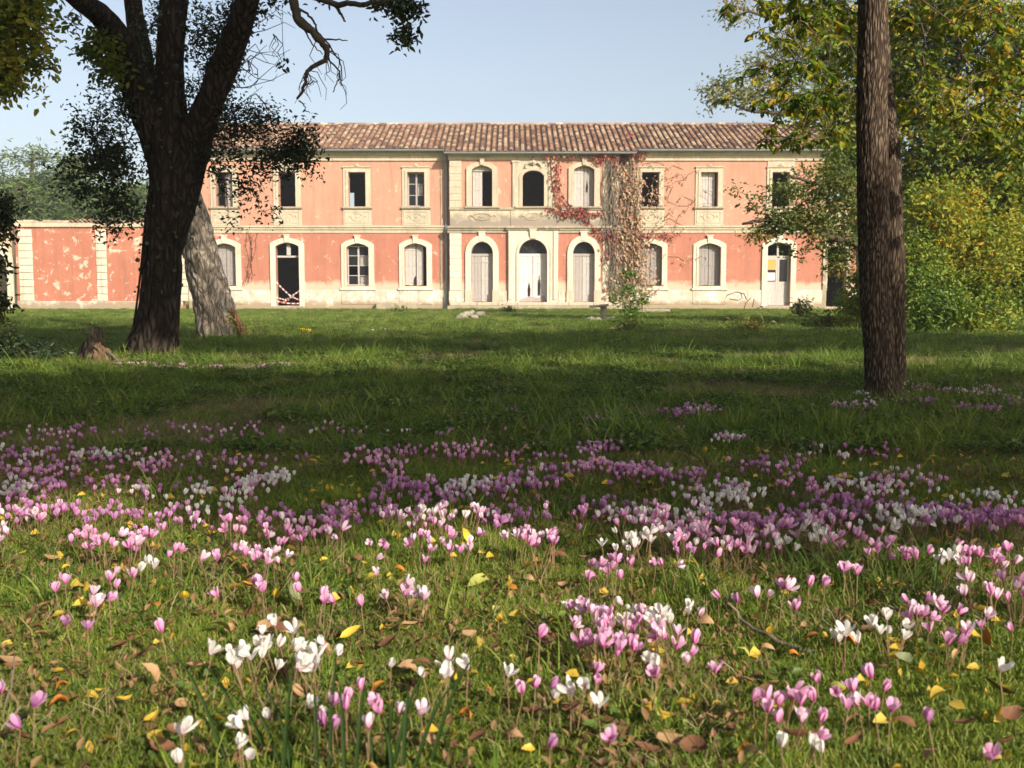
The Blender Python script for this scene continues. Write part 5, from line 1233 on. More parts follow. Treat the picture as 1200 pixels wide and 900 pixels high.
def wood(tx, ty, h, blobs, n_clump, per, label, seed): return shade_tree(tx, ty, h, blobs, n_clump, per, label, seed, .34, None, .5)  # added canopies out of view that cut sky light on the lawn
wood(-3.5, -8, 8.5, [((-9, -9, 8), (3, 3, 1.2)), ((-5, -6, 8.6), (3.4, 3, 1.2)), ((-1, -8, 8.2), (3.2, 3, 1)), ((-9, -4, 8), (3, 2.6, 1.1)), ((-5, -11, 8), (3, 3, 1.2)), ((0, -12, 8), (3, 2.4, 1.2)), ((-1.5, -4.2, 8.6), (2.4, 1.6, .6)), ((-2.8, 5.3, 8), (2, 2, .6)), ((-3.2, 2.3, 8), (2.2, 2, .7)), ((.8, 1.8, 8.3), (2, 2, .5)), ((3.6, 1.0, 8.3), (2, 1.6, .5)), ((6.2, 1.6, 8.3), (2, 1.6, .5)), ((-6.2, 2.6, 8), (2.2, 2.4, .8)), ((-1, -1.2, 8.4), (2.2, 2, .6)), ((-4.4, -1.5, 8.4), (2.2, 2, .6))], 980, 16, 'wide unseen tree added behind the camera to block sky light', 104)
wood(-11, 2.5, 8, [((-10.5, 1, 6.5), (3, 3, 2)), ((-12, 5, 7), (3, 3, 2.4)), ((-13, 1, 4), (2.5, 3, 2)), ((-9.6, -1, 8.5), (3, 3, 1))], 400, 16, 'unseen tree added left of the lawn near the camera to block sky light', 105)
wood(-14, 10, 8, [((-13.5, 9, 6.5), (3, 3, 2.4)), ((-15, 12, 6), (3, 3, 2.6)), ((-13.6, 8, 3), (2, 2.6, 1.6))], 330, 16, 'unseen tree added left of the lawn farther off to block sky light', 106)

# ================================================================== cyclamens
def petal_mat(name, c0, c1, c2, trans=.4):
    m = bpy.data.materials.new(name); m.use_nodes = True; ns, ls = m.node_tree.nodes, m.node_tree.links
    b = ns['Principled BSDF']; b.inputs['Roughness'].default_value = .5; b.inputs['Specular IOR Level'].default_value = .25
    c = ramp(ns, ls, rnd_attr(ns), [(.0, c0), (.35, c1), (1, c2)])
    c = mix(ns, ls, mathn(ns, ls, 'MULTIPLY', N(ns, 'ShaderNodeObjectInfo').outputs['Random'], .35), c, c1)
    ls.new(c, b.inputs['Base Color'])
    t = N(ns, 'ShaderNodeBsdfTranslucent'); ls.new(c, t.inputs['Color'])
    ms = N(ns, 'ShaderNodeMixShader'); ms.inputs[0].default_value = trans
    ls.new(b.outputs[0], ms.inputs[1]); ls.new(t.outputs[0], ms.inputs[2]); ls.new(ms.outputs[0], ns['Material Output'].inputs['Surface']); return m
PM = {'pink': petal_mat('pink petal', (.55, .08, .30), (.78, .36, .60), (.86, .58, .75)),
      'pale pink': petal_mat('pale pink petal', (.64, .20, .40), (.84, .60, .72), (.88, .76, .82)),
      'white': petal_mat('white petal', (.72, .50, .55), (.82, .78, .74), (.86, .84, .80)),
      'mauve': petal_mat('mauve petal', (.36, .06, .26), (.56, .24, .48), (.66, .38, .58))}
M['stem'] = simple('brownish pink flower stem', (.26, .13, .09), (.20, .16, .07), .7, 20)
def bloom(name, material, seed, H=.031, npet=5, openness=1.):
    r = random.Random(seed); V, Fc, Rn = [], [], []
    tilt = r.uniform(-.35, .35); td = r.uniform(0, 6.28)
    for k in range(npet):
        a = 2 * math.pi * k / npet + r.uniform(-.2, .2); L = H * r.uniform(.85, 1.12); tw = r.uniform(.2, .7); fl = openness * r.uniform(.7, 1.3)
        b = len(V)
        for j, (t, w, rad) in enumerate(((0, .0035, .0035), (.25, .0062, .0068), (.55, .0086, .0098), (.82, .0074, .0126), (1, .0030, .0140))):
            aa = a + tw * t; z = L * t; rr = rad * (1 + (fl - 1) * t) ; c = Vector((math.cos(aa) * rr, math.sin(aa) * rr, z)); sd = Vector((-math.sin(aa), math.cos(aa), 0))
            fold = Vector((math.cos(aa), math.sin(aa), 0)) * w * .25
            V += [c - sd * w + fold, c - fold * .6, c + sd * w + fold]; Rn += [t, t * .9, t]
        for j in range(4):
            o = b + j * 3; Fc += [[o, o + 1, o + 4, o + 3], [o + 1, o + 2, o + 5, o + 4]]
    b = len(V)          # the collar and sepals
    for (z, rr) in ((-.004, .002), (-.001, .0055), (.003, .0048)):
        for k in range(6):
            a = math.pi * k / 3; V.append(Vector((math.cos(a) * rr, math.sin(a) * rr, z))); Rn.append(0)
    for j in range(2):
        for k in range(6): Fc.append([b + j * 6 + k, b + j * 6 + (k + 1) % 6, b + j * 6 + 6 + (k + 1) % 6, b + j * 6 + 6 + k])
    Mx = Matrix.Rotation(tilt, 3, Vector((math.cos(td), math.sin(td), 0)))
    return np_mesh(name, [tuple(Mx @ v) for v in V], Fc, material, True, Rn)
BL = {c: [bloom('flower', PM[c], 10 * i + s, openness=(1.0, .6, 1.35, .85, 1.7, .45, 1.15)[s]) for s in range(7)] for i, c in enumerate(PM)}
LAND = [(430, 860, 'the dark strap leaves'), (310, 770, 'the big white clump'), (890, 720, 'the crooked twig'), (633, 755, 'the tall lone cyclamen'), (1040, 690, 'the long grass tuft'),
        (217, 718, 'the yellow dandelion'), (725, 735, 'the big mixed clump'), (545, 645, 'the upright yellow leaf'), (1150, 765, 'the bright orange leaf'), (925, 830, 'the lower right pink clump'), (180, 805, 'the curled tan leaf'),
        (1035, 472, 'the tall brown trunk'), (178, 425, 'the dark oak trunk'), (330, 432, 'the flat grey stone'), (112, 431, 'the pointed stump'), (630, 500, 'the upright stick')]
def where(px, py, skip=None):
    best = sorted(LAND, key=lambda l: math.hypot(l[0] - px, (l[1] - py) * 1.6))
    best = [b for b in best if math.hypot(b[0] - px, b[1] - py) > 14][0]
    dx, dy = px - best[0], py - best[1]; d = math.hypot(dx, dy * 1.6)
    a = abs(dx) / (abs(dy) * 1.6 + 1e-6)
    side = 'right of' if dx > 0 else 'left of'; dep = 'in front of' if dy > 0 else 'behind'
    s = side if a > 2.2 else dep if a < .45 else f"{dep} and {side.split()[0]} of"
    return f"{'just ' if d < 55 else 'well ' if d > 150 else ''}{s} {best[2]}"
CNT = {1: 'single', 2: 'twin', 3: 'three bloomed', 4: 'four bloomed', 5: 'five bloomed', 6: 'six bloomed', 7: 'seven bloomed', 8: 'eight bloomed', 9: 'nine bloomed', 11: 'eleven bloomed', 10: 'ten bloomed', 12: 'twelve bloomed'}
LABELLED = {}
def note(o, lab, x, y): LABELLED.setdefault(lab, []).append((x, y, o))
def settle_labels():
    for lab, L in LABELLED.items():
        n = len(L)
        if n == 1 or n > 8: continue
        if n > 3:
            L.sort(key=lambda l: -l[1])
            for wd, l in zip(('nearest', 'second nearest', 'third nearest', 'fourth nearest', 'fifth nearest', 'sixth nearest', 'seventh nearest', 'eighth nearest'), L):
                if len(lab.split()) + len(wd.split()) <= 16: l[2]['label'] = f'{wd} {lab}'
            continue
        wx, wy = max(l[0] for l in L) - min(l[0] for l in L), max(l[1] for l in L) - min(l[1] for l in L)
        L.sort(key=lambda l: l[0] if wx > wy else -l[1])
        words = (('left hand', 'right hand') if n == 2 else ('leftmost', 'middle', 'rightmost')) if wx > wy else (('nearer', 'farther') if n == 2 else ('nearest', 'middle', 'farthest'))
        for wd, l in zip(words, L): l[2]['label'] = f"{wd} {lab}"
n_plants = 0
def cyclamen(px, py, n, col, sx=None, sy=None, z0=.098, lab=None, seed=0, zs=None, scale=1.):
    """a clump whose flowers are seen around (px, py)"""
    global n_plants; n_plants += 1; n = n if n < 3 or z0 != .098 else int(n * 1.4 + .5)
    r = random.Random(seed * 17 + int(px) * 3 + int(py)); c = G(px, py, z0); ppm = F / c.y
    sx = sx if sx is not None else 5.5 * math.sqrt(n) * ppm / 400; sx /= ppm; sy = (sy / ppm if sy is not None else sx * .8)
    cname = col if isinstance(col, str) else 'pink and white'
    label = lab or (f"{CNT.get(n, 'many bloomed')} {cname} cyclamen {where(px, py)}")
    root = empty('cyclamen', (c.x, c.y, hgt(c.x, c.y)), label, 'flower', 'cyclamens blooming in the grass')
    note(root, label, px, py)
    cols = [col] if isinstance(col, str) else list(col)
    for k in range(n):
        dx = r.uniform(-1, 1) * sx * 1.3 if n > 1 else 0; dyy = r.gauss(0, 1) * sy if n > 1 else 0; z = z0 + (r.uniform(-.022, .016) if n > 1 else 0); cc = r.choice(cols)
        if n > 1 and isinstance(col, str) and col == 'pink' and r.random() < .18: cc = 'pale pink'
        fl = link_mesh('flower', r.choice(BL[cc]), root, (dx, dyy, z)); s = r.uniform(.54, .80) * scale; fl.scale = (s, s, s); fl.rotation_euler = (r.gauss(0, .32), r.gauss(0, .32), r.uniform(0, 6.28))
        m = MB(); bx, by = dx * .35 - dx + r.gauss(0, .006), dyy * .35 - dyy + r.gauss(0, .006)
        pts = catmull([(bx, by, -z), (bx * .75 + r.gauss(0, .004), by * .75, -z * .6), (bx * .25, by * .25, -z * .22), (0, 0, -.002)], 2)
        inv = fl.rotation_euler.to_matrix().inverted()
        m.tube([inv @ Vector(p) / s for p in pts], .0016, 4, cap=False); m.build('stem', M['stem'], fl)
    return root
HAND = """5 602 5 pink;2 628 3 pale pink;45 605 3 pink;100 628 4 pink;122 636 6 pink;150 640 6 pink;172 628 5 pink;172 655 2 white;165 668 1 white;205 645 3 pink;242 652 3 pink;268 612 4 pink;285 622 1 pink;284 642 1 white;300 645 1 pink;320 624 4 pink;348 624 6 pink;375 622 5 pink;392 624 3 pale pink;300 650 5 pink;312 664 2 pink;330 650 3 pale pink;
75 689 2 pink;103 702 3 pale pink;128 706 1 pink;142 680 3 pink;78 731 1 mauve;103 737 1 mauve;190 740 1 pink;306 688 3 pink;255 700 1 pink;347 680 1 pink;369 693 3 pink;380 708 2 pink;424 711 1 pink;435 638 1 pale pink;452 636 2 pink;497 634 4 pink;505 645 1 pink;528 625 2 pink;529 637 2 pink;537 640 3 pink;497 657 1 pink;443 665 2 pale pink;470 690 3 pink;487 696 2 pale pink;
458 785 1 white;504 790 3 white;518 786 2 white;548 789 1 white;595 798 1 white;612 819 1 pink;627 812 1 pink;647 814 1 mauve;667 815 3 white;695 809 2 pink;702 836 1 white;645 882 1 mauve;715 877 1 pink;667 707 2 white;690 679 1 pink;706 663 4 pink;722 668 3 pink;740 662 1 pink;768 664 1 pink;788 664 2 pink;605 632 3 pink;618 628 4 pale pink;634 637 5 pink;648 633 3 pink;738 634 5 white;756 632 4 white;713 641 2 white;735 612 3 pink;755 608 5 pink;770 612 6 pink;785 622 5 pale pink;777 600 4 pink;798 632 3 white;
688 722 5 pink;700 726 3 pale pink;722 718 4 white;728 727 5 pink;752 727 4 pink;745 718 3 pale pink;773 726 3 white;793 716 4 white;700 747 4 pink;720 760 5 pink;716 768 2 pink;742 752 2 pink;673 737 1 pale pink;780 742 3 pink;795 750 3 pink;775 778 2 white;768 799 1 pink;
423 813 1 pink;405 832 2 pink;428 841 2 pink;445 843 1 pink;468 843 1 pale pink;493 845 1 pale pink;247 769 1 white;283 768 4 white;300 775 6 white;331 756 5 white;356 773 4 white;372 778 4 white;348 785 1 white;305 833 2 white;222 867 2 white;40 830 1 mauve;23 855 1 mauve;2 812 1 pink;280 862 2 white;210 895 1 white;292 893 1 white;363 834 2 white;393 860 1 mauve;388 842 2 mauve;
810 618 5 pink;818 628 4 pink;803 640 3 pink;833 628 4 pink;838 642 1 white;841 655 1 pink;873 625 4 pink;892 628 5 pink;903 622 4 pink;918 624 3 pink;925 642 3 white;957 633 4 white;945 622 3 white;950 610 4 pink;965 614 4 pink;980 612 4 pink;978 638 3 pink;985 642 1 pink;1007 630 3 pink;1035 636 3 pink;1017 653 1 pink;1030 648 3 pink;1057 651 1 pink;1075 655 3 pink;1088 650 1 pink;1103 655 4 white;1118 650 3 pink;1130 656 2 pink;1143 652 1 pink;1155 659 3 pink;1168 659 2 pale pink;1180 655 3 pink;1183 648 1 pink;
843 697 1 pink;864 702 1 mauve;891 698 2 pale pink;916 696 2 pink;933 713 1 pink;949 686 1 pink;966 687 1 pink;1002 677 3 pink;984 740 3 white;1044 739 4 white;1065 715 2 pink;1068 727 2 pink;1083 717 3 pink;1091 727 1 pink;1090 740 1 pink;1105 719 1 pink;1110 742 3 pink;1124 719 1 pink;1130 743 2 pale pink;1150 734 1 pink;1157 724 1 pale pink;1186 737 1 pink;1143 688 3 pale pink;1167 697 2 pale pink;1190 684 2 pink;1192 698 3 pink;1170 701 2 pink;805 749 2 pink;805 780 1 pale pink;838 792 1 pink;
958 803 1 pink;980 817 1 pink;1000 814 1 pink;1026 804 2 pink;1020 822 2 pink;1025 836 1 pink;993 836 1 pink;1044 837 1 pink;883 828 1 pink;899 829 1 pink;900 842 1 pink;923 821 2 pink;930 830 3 pink;938 832 1 pink;933 852 3 pink;1088 847 1 mauve;1172 785 1 white;916 884 1 white;953 885 1 white;963 890 1 white;1160 891 1 pink;821 718 1 pale pink;633 752 1 pink;562 630 1 pink;580 612 3 mauve;1195 612 3 pink;1180 598 1 pale pink"""
SPECIAL = {(633, 752): ('tall lone pink cyclamen on a long straight stem in the lower middle', .17), (300, 775): ('largest white cyclamen of the big white clump at lower left', .1), (728, 727): ('pink cyclamen at the heart of the big pink and white clump', .1)}
hand_n = 0
for line in HAND.replace('\n', '').split(';'):
    if not line.strip(): continue
    a, b, n, col = line.strip().split(' ', 3); a, b, n = int(a), int(b), int(n)
    sp = SPECIAL.get((a, b)); hand_n += 1
    cyclamen(a, b, n, col, lab=sp[0] if sp else None, z0=sp[1] if sp else .098, seed=hand_n)
# shaded drifts farther away
DR = """60 498 70 10 16 mauve;230 498 90 10 16 mauve;50 525 80 12 26 mauve;60 540 60 10 14 pink;135 524 46 5 16 white;240 530 80 8 14 mauve;170 535 50 6 8 pink;40 558 60 10 18 mauve;12 566 14 5 8 white;312 552 34 8 20 white;290 564 46 8 12 white;160 560 60 8 10 mauve;170 590 100 10 18 mauve;60 592 70 8 12 mauve;440 530 34 10 16 pink;460 518 30 6 8 mauve;540 514 40 7 12 pink;480 555 40 12 20 mauve;545 556 34 9 18 white;575 562 24 7 10 mauve;520 570 40 8 12 mauve;440 582 60 10 12 mauve;490 600 60 8 14 pale pink;590 590 50 10 16 mauve;400 602 30 6 8 mauve;330 592 50 7 12 mauve;640 540 50 10 12 mauve;700 514 22 5 14 mauve;690 534 30 8 10 pink;620 556 50 10 14 mauve;745 540 26 8 20 pink;775 545 44 7 26 mauve;860 566 40 7 20 white;830 574 40 6 10 white;700 582 60 9 12 mauve;740 590 40 7 8 white;800 596 40 6 10 white;900 534 70 10 12 mauve;990 520 70 8 10 mauve;1020 560 60 12 18 white;1060 548 50 10 12 pink;960 556 50 9 12 pink;1000 578 60 8 16 mauve;1100 586 70 9 18 mauve;950 594 60 8 14 mauve;1060 602 70 8 14 white;1165 594 30 10 14 mauve;1150 570 40 10 10 white;1130 605 60 6 12 mauve;820 473 32 4 22 mauve;800 478 20 3 8 mauve;855 504 16 2 10 white;990 469 30 4 16 mauve;1012 456 7 2 5 white;1015 466 26 4 10 pale pink;1080 450 50 5 26 pink;1150 453 36 5 26 pale pink;1150 472 34 5 14 mauve;1080 464 40 4 12 mauve;1190 462 14 8 12 mauve;228 426 56 2.5 10 mauve;290 427 40 2.5 6 mauve;160 424 30 2 6 mauve;880 610 40 6 10 mauve;30 580 60 6 8 mauve;600 520 80 14 10 mauve;450 495 120 8 8 mauve;700 490 160 12 8 mauve;860 640 60 8 8 pink;230 575 60 8 8 white"""
rr = random.Random(77); plants = []
for line in DR.replace('\n', '').split(';'):
    v = line.split(' ', 5); cx_, cy_, rx, ry, n = map(float, v[:5]); col = v[5]
    k = 0; n *= 2.6
    while k < n:
        x, y = cx_ + rr.gauss(0, rx * .5), cy_ + rr.gauss(0, ry * .5)
        if y < 418 or x < -40 or x > 1240: k += 1; continue
        nb = rr.choice((1, 2, 2, 3, 4)); cc = col if rr.random() < .75 else rr.choice(('white', 'pink', 'mauve', 'pale pink'))
        plants.append((x, y, nb, cc)); k += max(1, nb * .8)
plants.sort(key=lambda p: -p[1])
room = max(0, 300 - hand_n); fl_pts = []
for k, (x, y, nb, cc) in enumerate(plants):
    z0 = .1
    if k < room: cyclamen(x, y, nb, cc, seed=1000 + k, scale=.88, lab=f"shaded {CNT[nb]} {cc} cyclamen {where(x, y)}")
    else:
        c = G(x, y, z0); ppm = F / c.y
        for j in range(nb): fl_pts.append((c.x + rr.gauss(0, .03), c.y + rr.gauss(0, .05), list(PM).index(cc), rr.uniform(.48, .68)))
        if ppm < 130:
            for j in range(2): fl_pts.append((c.x + rr.gauss(0, .06), c.y + rr.gauss(0, .1), list(PM).index(cc), rr.uniform(.48, .68)))

# ---- scattering by instances
def scatter(name, pts, idx, rot, scl, protos_):
    col = bpy.data.collections.new(name + '_kinds')
    for i, me in enumerate(protos_):
        o = bpy.data.objects.new('%02d_%s' % (i, me.name), me); col.objects.link(o)
    me = bpy.data.meshes.new(name); me.vertices.add(len(pts)); me.vertices.foreach_set('co', np.asarray(pts, np.float32).ravel())
    a = me.attributes.new('idx', 'INT', 'POINT'); a.data.foreach_set('value', np.asarray(idx, np.int32))
    a = me.attributes.new('rot', 'FLOAT_VECTOR', 'POINT'); a.data.foreach_set('vector', np.asarray(rot, np.float32).ravel())
    a = me.attributes.new('scl', 'FLOAT', 'POINT'); a.data.foreach_set('value', np.asarray(scl, np.float32))
    o = link_mesh(name, me); t = bpy.data.node_groups.new(name + '_nodes', 'GeometryNodeTree')
    t.interface.new_socket('Geometry', in_out='INPUT', socket_type='NodeSocketGeometry'); t.interface.new_socket('Geometry', in_out='OUTPUT', socket_type='NodeSocketGeometry')
    n = t.nodes; gi, go = n.new('NodeGroupInput'), n.new('NodeGroupOutput'); ci = n.new('GeometryNodeCollectionInfo'); ci.inputs[0].default_value = col; ci.inputs[1].default_value = True; ci.inputs[2].default_value = True
    ip = n.new('GeometryNodeInstanceOnPoints'); ip.inputs['Pick Instance'].default_value = True
    for nm, ty, sk in (('idx', 'INT', 'Instance Index'), ('rot', 'FLOAT_VECTOR', 'Rotation'), ('scl', 'FLOAT', 'Scale')):
        a = n.new('GeometryNodeInputNamedAttribute'); a.data_type = ty; a.inputs['Name'].default_value = nm; t.links.new(a.outputs[0], ip.inputs[sk])
    t.links.new(gi.outputs[0], ip.inputs['Points']); t.links.new(ci.outputs[0], ip.inputs['Instance']); t.links.new(ip.outputs[0], go.inputs[0])
    md = o.modifiers.new('scatter', 'NODES'); md.node_group = t; o['kind'] = 'stuff'; return o
grass_pts, gi_, gr_, gs_ = [], [], [], []
rs = np.random.RandomState(5)
def band(y0, y1, dens, weights, s0, s1, margin=1.2, clump=0.):
    A = (y0 + y1) / 2 * (y1 - y0) * margin; n = int(A * dens)
    y = np.sqrt(rs.uniform(y0 * y0, y1 * y1, n)); x = rs.uniform(-.5, .5, n) * y * margin
    w = np.array(weights, float); w /= w.sum(); k = rs.choice(len(w), n, p=w)
    for i in range(n):
        nz = noise.noise(Vector((x[i] * .8, y[i] * .8, 9))); nz2 = noise.noise(Vector((x[i] * 2.5, y[i] * 2.5, 4)))
        kk = k[i]
        if kk in (6, 7) and nz < -.2: kk = 1
        if kk in (3, 4) and nz2 < -.05 and y1 < 6: kk = 1
        if y0 >= 5 and nz2 > .22 and rs.rand() < .5: kk = 5
        if y0 >= 5 and nz < -.22: kk = 2 if rs.rand() < .85 else 6
        s = rs.uniform(s0, s1) * (1 + .5 * nz2)
        if kk == 5 and y0 >= 5: s *= 1.7
        if clump and kk in (3, 4, 2): s *= 1 + clump * nz
        grass_pts.append((x[i], y[i], hgt(x[i], y[i]))); gi_.append(kk); gr_.append((rs.normal(0, .08), rs.normal(0, .08), rs.uniform(0, 6.28))); gs_.append(s)
band(1.1, 2.4, 2600, (6, 5, 1.6, .12, .02, 1.0, .8, 1.2, .03, .22), .65, 1.05)
band(2.4, 5, 1900, (6, 5, 1.8, .20, .05, 1.0, .7, 1.1, .03, .16), .7, 1.1)
band(5, 9, 1100, (3, 3, 3, .8, .25, 1, .6, .8, .1), .85, 1.25, clump=.5)
band(9, 16, 560, (1, 3, 4, 1.2, .3, .8, .8, .4, .1), .9, 1.4, clump=.6)
band(16, 30, 220, (0, 2, 5, .8, .2, .8, 1.0, .2, 0), 1.0, 1.6, 1.1, clump=.4)
band(30, 53, 46, (0, 2, 5, .4, .02, .5, 1.0, 0, 0), 1.0, 1.6, 1.05, clump=.4)
scatter('grass', grass_pts, gi_, gr_, gs_, [p.data for p in protos])
# far flowers
fmesh = []
for c in PM:
    b0 = BL[c][1]; vs = [v.co.copy() for v in b0.vertices]; m = MB(); fr = [list(p.vertices) for p in b0.polygons]; rn = [d.value for d in b0.attributes['rnd'].data]
    m.add([v + Vector((0, 0, .1)) for v in vs], fr); m.r = rn[:]; nf = len(m.f); m.tube([(.01, .005, -.01), (.005, 0, .06), (0, 0, .098)], .0017, 3, cap=False)
    fmesh.append(np_mesh('cyclamen_' + c, m.v, m.f, [PM[c], M['stem']], True, m.r, [0] * nf + [1] * (len(m.f) - nf)))
scatter('cyclamen_drift', [(p[0], p[1], hgt(p[0], p[1])) for p in fl_pts], [p[2] for p in fl_pts], [(rr.gauss(0, .12), rr.gauss(0, .12), rr.uniform(0, 6.28)) for p in fl_pts], [p[3] for p in fl_pts], fmesh)

# ================================================================== fallen leaves, twigs, tufts and blades
LC = {'yellow': ((.62, .40, .04), (.50, .36, .05)), 'orange': ((.55, .22, .03), (.40, .14, .03)), 'tan': ((.42, .27, .14), (.30, .18, .09)), 'brown': ((.22, .10, .05), (.14, .07, .04)), 'greenish yellow': ((.38, .38, .08), (.28, .30, .07)), 'grey green': ((.22, .25, .12), (.17, .19, .10))}
def fallen_leaf_mesh(seed, material, asp):
    r = random.Random(seed); n = 6; V, Fc = [], []; lb = r.uniform(.0, .12); cur = r.uniform(.3, .9) * r.choice((-1, 1)); cup = r.uniform(.3, 1.1)
    for i in range(n + 1):
        t = i / n; w = asp * .5 * math.sin(math.pi * min(1, t ** .8)) ** .75 * (1 + lb * math.sin(t * 19)) if 0 < i < n else .004
        z = cur * (t - .5) ** 2 * 1.2 + .02 * math.sin(t * 7 + seed)
        V += [(t - .5, -w, z + cup * w + r.gauss(0, .015)), (t - .5, 0, z), (t - .5, w, z + cup * w + r.gauss(0, .015))]
    for i in range(n):
        o = i * 3; Fc += [[o, o + 3, o + 4, o + 1], [o + 1, o + 4, o + 5, o + 2]]
    b = len(V); V += [(-.5, -.008, cur * .3), (-.5, .008, cur * .3), (-.72, .03, cur * .3 + .03)]; Fc.append([b, b + 1, b + 2])
    return np_mesh('fallen_leaf', V, Fc, material, True)
FLM = {}
for i, (c, (a, b)) in enumerate(LC.items()):
    mt = simple(c + ' fallen leaf', a, b, .6, 3, None, .2, .3); FLM[c] = [fallen_leaf_mesh(i * 5 + k, mt, (.62, .48, .75, .4)[k]) for k in range(4)]
FL = """28 651 yellow 12;68 651 yellow 14;77 664 yellow 9;270 656 orange 12;284 660 orange 12;275 690 yellow 24;290 693 orange 14;180 708 orange 18;180 806 tan 30;318 738 tan 30;330 745 brown 22;385 704 tan 22;342 710 grey green 24;412 745 yellow 24;105 816 yellow 22;120 812 yellow 16;146 832 yellow 18;178 842 yellow 18;85 866 yellow 18;225 825 yellow 10;72 805 orange 14;467 670 orange 16;470 683 orange 8;563 681 greenish yellow 28;504 677 yellow 12;545 645 yellow 24;667 637 greenish yellow 12;578 713 greenish yellow 15;443 812 orange 20;480 742 tan 20;490 732 brown 18;645 755 brown 26;655 650 brown 20;684 658 brown 16;650 729 yellow 20;712 810 orange 18;652 830 yellow 18;744 803 orange 16;570 822 orange 12;550 808 tan 16;546 850 orange 16;627 846 brown 28;780 858 yellow 22;670 847 brown 22;785 882 tan 32;757 891 brown 30;725 884 tan 20;757 828 greenish yellow 30;770 850 greenish yellow 20;
822 686 tan 18;883 663 tan 12;805 670 yellow 16;826 666 brown 14;874 768 greenish yellow 18;848 757 tan 16;843 772 tan 16;951 750 orange 16;990 758 orange 26;968 746 yellow 12;1055 755 yellow 40;1151 764 orange 30;1102 819 yellow 34;1175 684 tan 20;1026 788 tan 24;1058 785 grey green 24;980 805 greenish yellow 20;907 803 tan 14;1170 810 brown 34;1192 835 tan 26;1185 845 brown 26;932 882 brown 30;815 892 brown 34;872 886 orange 20;957 868 brown 18;827 732 tan 18;820 763 tan 16;1110 780 brown 20;945 737 tan 12;985 650 orange 10;1140 684 tan 20;60 655 tan 16;88 690 tan 20;115 686 tan 22;150 640 brown 14;110 725 tan 18;260 742 greenish yellow 26;10 775 tan 24;15 790 brown 20;70 830 orange 22;30 865 brown 26;215 835 tan 22;190 880 brown 28;205 870 brown 22;270 740 tan 14;400 700 tan 16;500 720 tan 18;520 718 brown 16;455 760 brown 24;480 785 tan 24;495 785 brown 20;530 820 orange 14;460 730 tan 16;600 690 orange 12;620 680 tan 12;720 660 brown 14;740 690 yellow 14;660 690 tan 12;700 790 tan 20;735 775 brown 18;760 840 tan 20;860 700 tan 12;900 760 tan 16;930 770 orange 12;1000 740 yellow 12;1080 700 tan 14;1120 770 tan 16;1000 850 tan 20;1060 860 brown 24;1130 860 brown 26;860 850 tan 22;840 830 yellow 12;550 750 tan 18;580 770 brown 16;610 740 brown 12;240 620 yellow 10;420 655 brown 12;380 660 yellow 10;330 670 orange 10;870 640 orange 14;1010 600 yellow 12;940 625 orange 12;1070 640 tan 12;690 600 yellow 10;560 600 orange 10;480 650 yellow 8;50 750 tan 18;140 760 brown 18;230 790 tan 20;170 770 brown 22;90 785 tan 16;380 760 tan 20;420 790 brown 22;350 815 tan 20;600 870 tan 24;560 880 brown 22;500 880 tan 24;880 900 tan 22;830 870 brown 20;1000 885 brown 26;1090 885 tan 22;1180 880 brown 24"""
UP = {(545, 645), (180, 806), (342, 710), (1151, 764)}
r = random.Random(4)
for line in FL.replace('\n', '').split(';'):
    v = line.split(' '); a, b = int(v[0]), int(v[1]); s = float(v[-1]); col = ' '.join(v[2:-1])
    c = G(a, b, .03); c.z = hgt(c.x, c.y) + r.uniform(.028, .048); L = s / F * c.y * 1.15
    size = 'small' if s < 15 else 'large' if s > 24 else 'medium'
    o = link_mesh('fallen_leaf', r.choice(FLM[col]), None, c); o.scale = (L, L, L); o.rotation_euler = (r.gauss(.25, .3), r.gauss(0, .3), r.uniform(-.8, .8) + r.choice((0, math.pi)))
    if (a, b) in UP: o.rotation_euler = (r.gauss(1.1, .2), 1.1, r.uniform(0, 1)); o.location.z += L * .35
    lab = {(545, 645): 'yellow fallen leaf standing upright in the grass', (180, 806): 'curled tan dry leaf standing on edge at lower left', (1151, 764): 'bright orange fallen leaf tilted up at the right'}.get((a, b))
    lab = lab or f"{size} {col} fallen leaf {where(a, b)}"; tag(o, lab, 'leaf', 'fallen leaves in the grass'); note(o, lab, a, b)
def stick(name, pts, r0, label, mt='twig_pale', side=()):
    c = Vector(pts[0]); m = MB(); pp = catmull([tuple(Vector(p) - c) for p in pts], 4); n = len(pp)
    m.tube([Vector(p) + Vector((rng.gauss(0, r0 * .3), rng.gauss(0, r0 * .3), rng.gauss(0, r0 * .3))) for p in pp], [r0 * (1 - .6 * i / n) for i in range(n)], 7); o = m.build(name, M[mt], None, True); o.location = c
    return tag(o, label, 'stick')
stick('twig', [G(957, 765, .02), G(925, 757, .02), G(900, 745, .03), G(872, 728, .04), (*G(862, 715, .06)[:2], .06), (*G(850, 702, .09)[:2], .09)], .006, 'crooked pale brown twig lying in the grass right of centre')
stick('twig', [G(983, 742, .02), G(975, 720, .05), G(966, 712, .07)], .003, 'short thin pale twig beside the white cyclamen right of the crooked twig')
c = G(622, 524); stick('stick', [c, c + Vector((.04, 0, .08)), c + Vector((.09, 0, .14))], .004, 'thin pale upright stick in the shaded middle lawn')
c = G(2, 842, 0); stick('twig', [c, c + Vector((.02, 0, .06)), c + Vector((.03, 0, .12))], .003, 'thin pale dry stalk at the lower left edge')
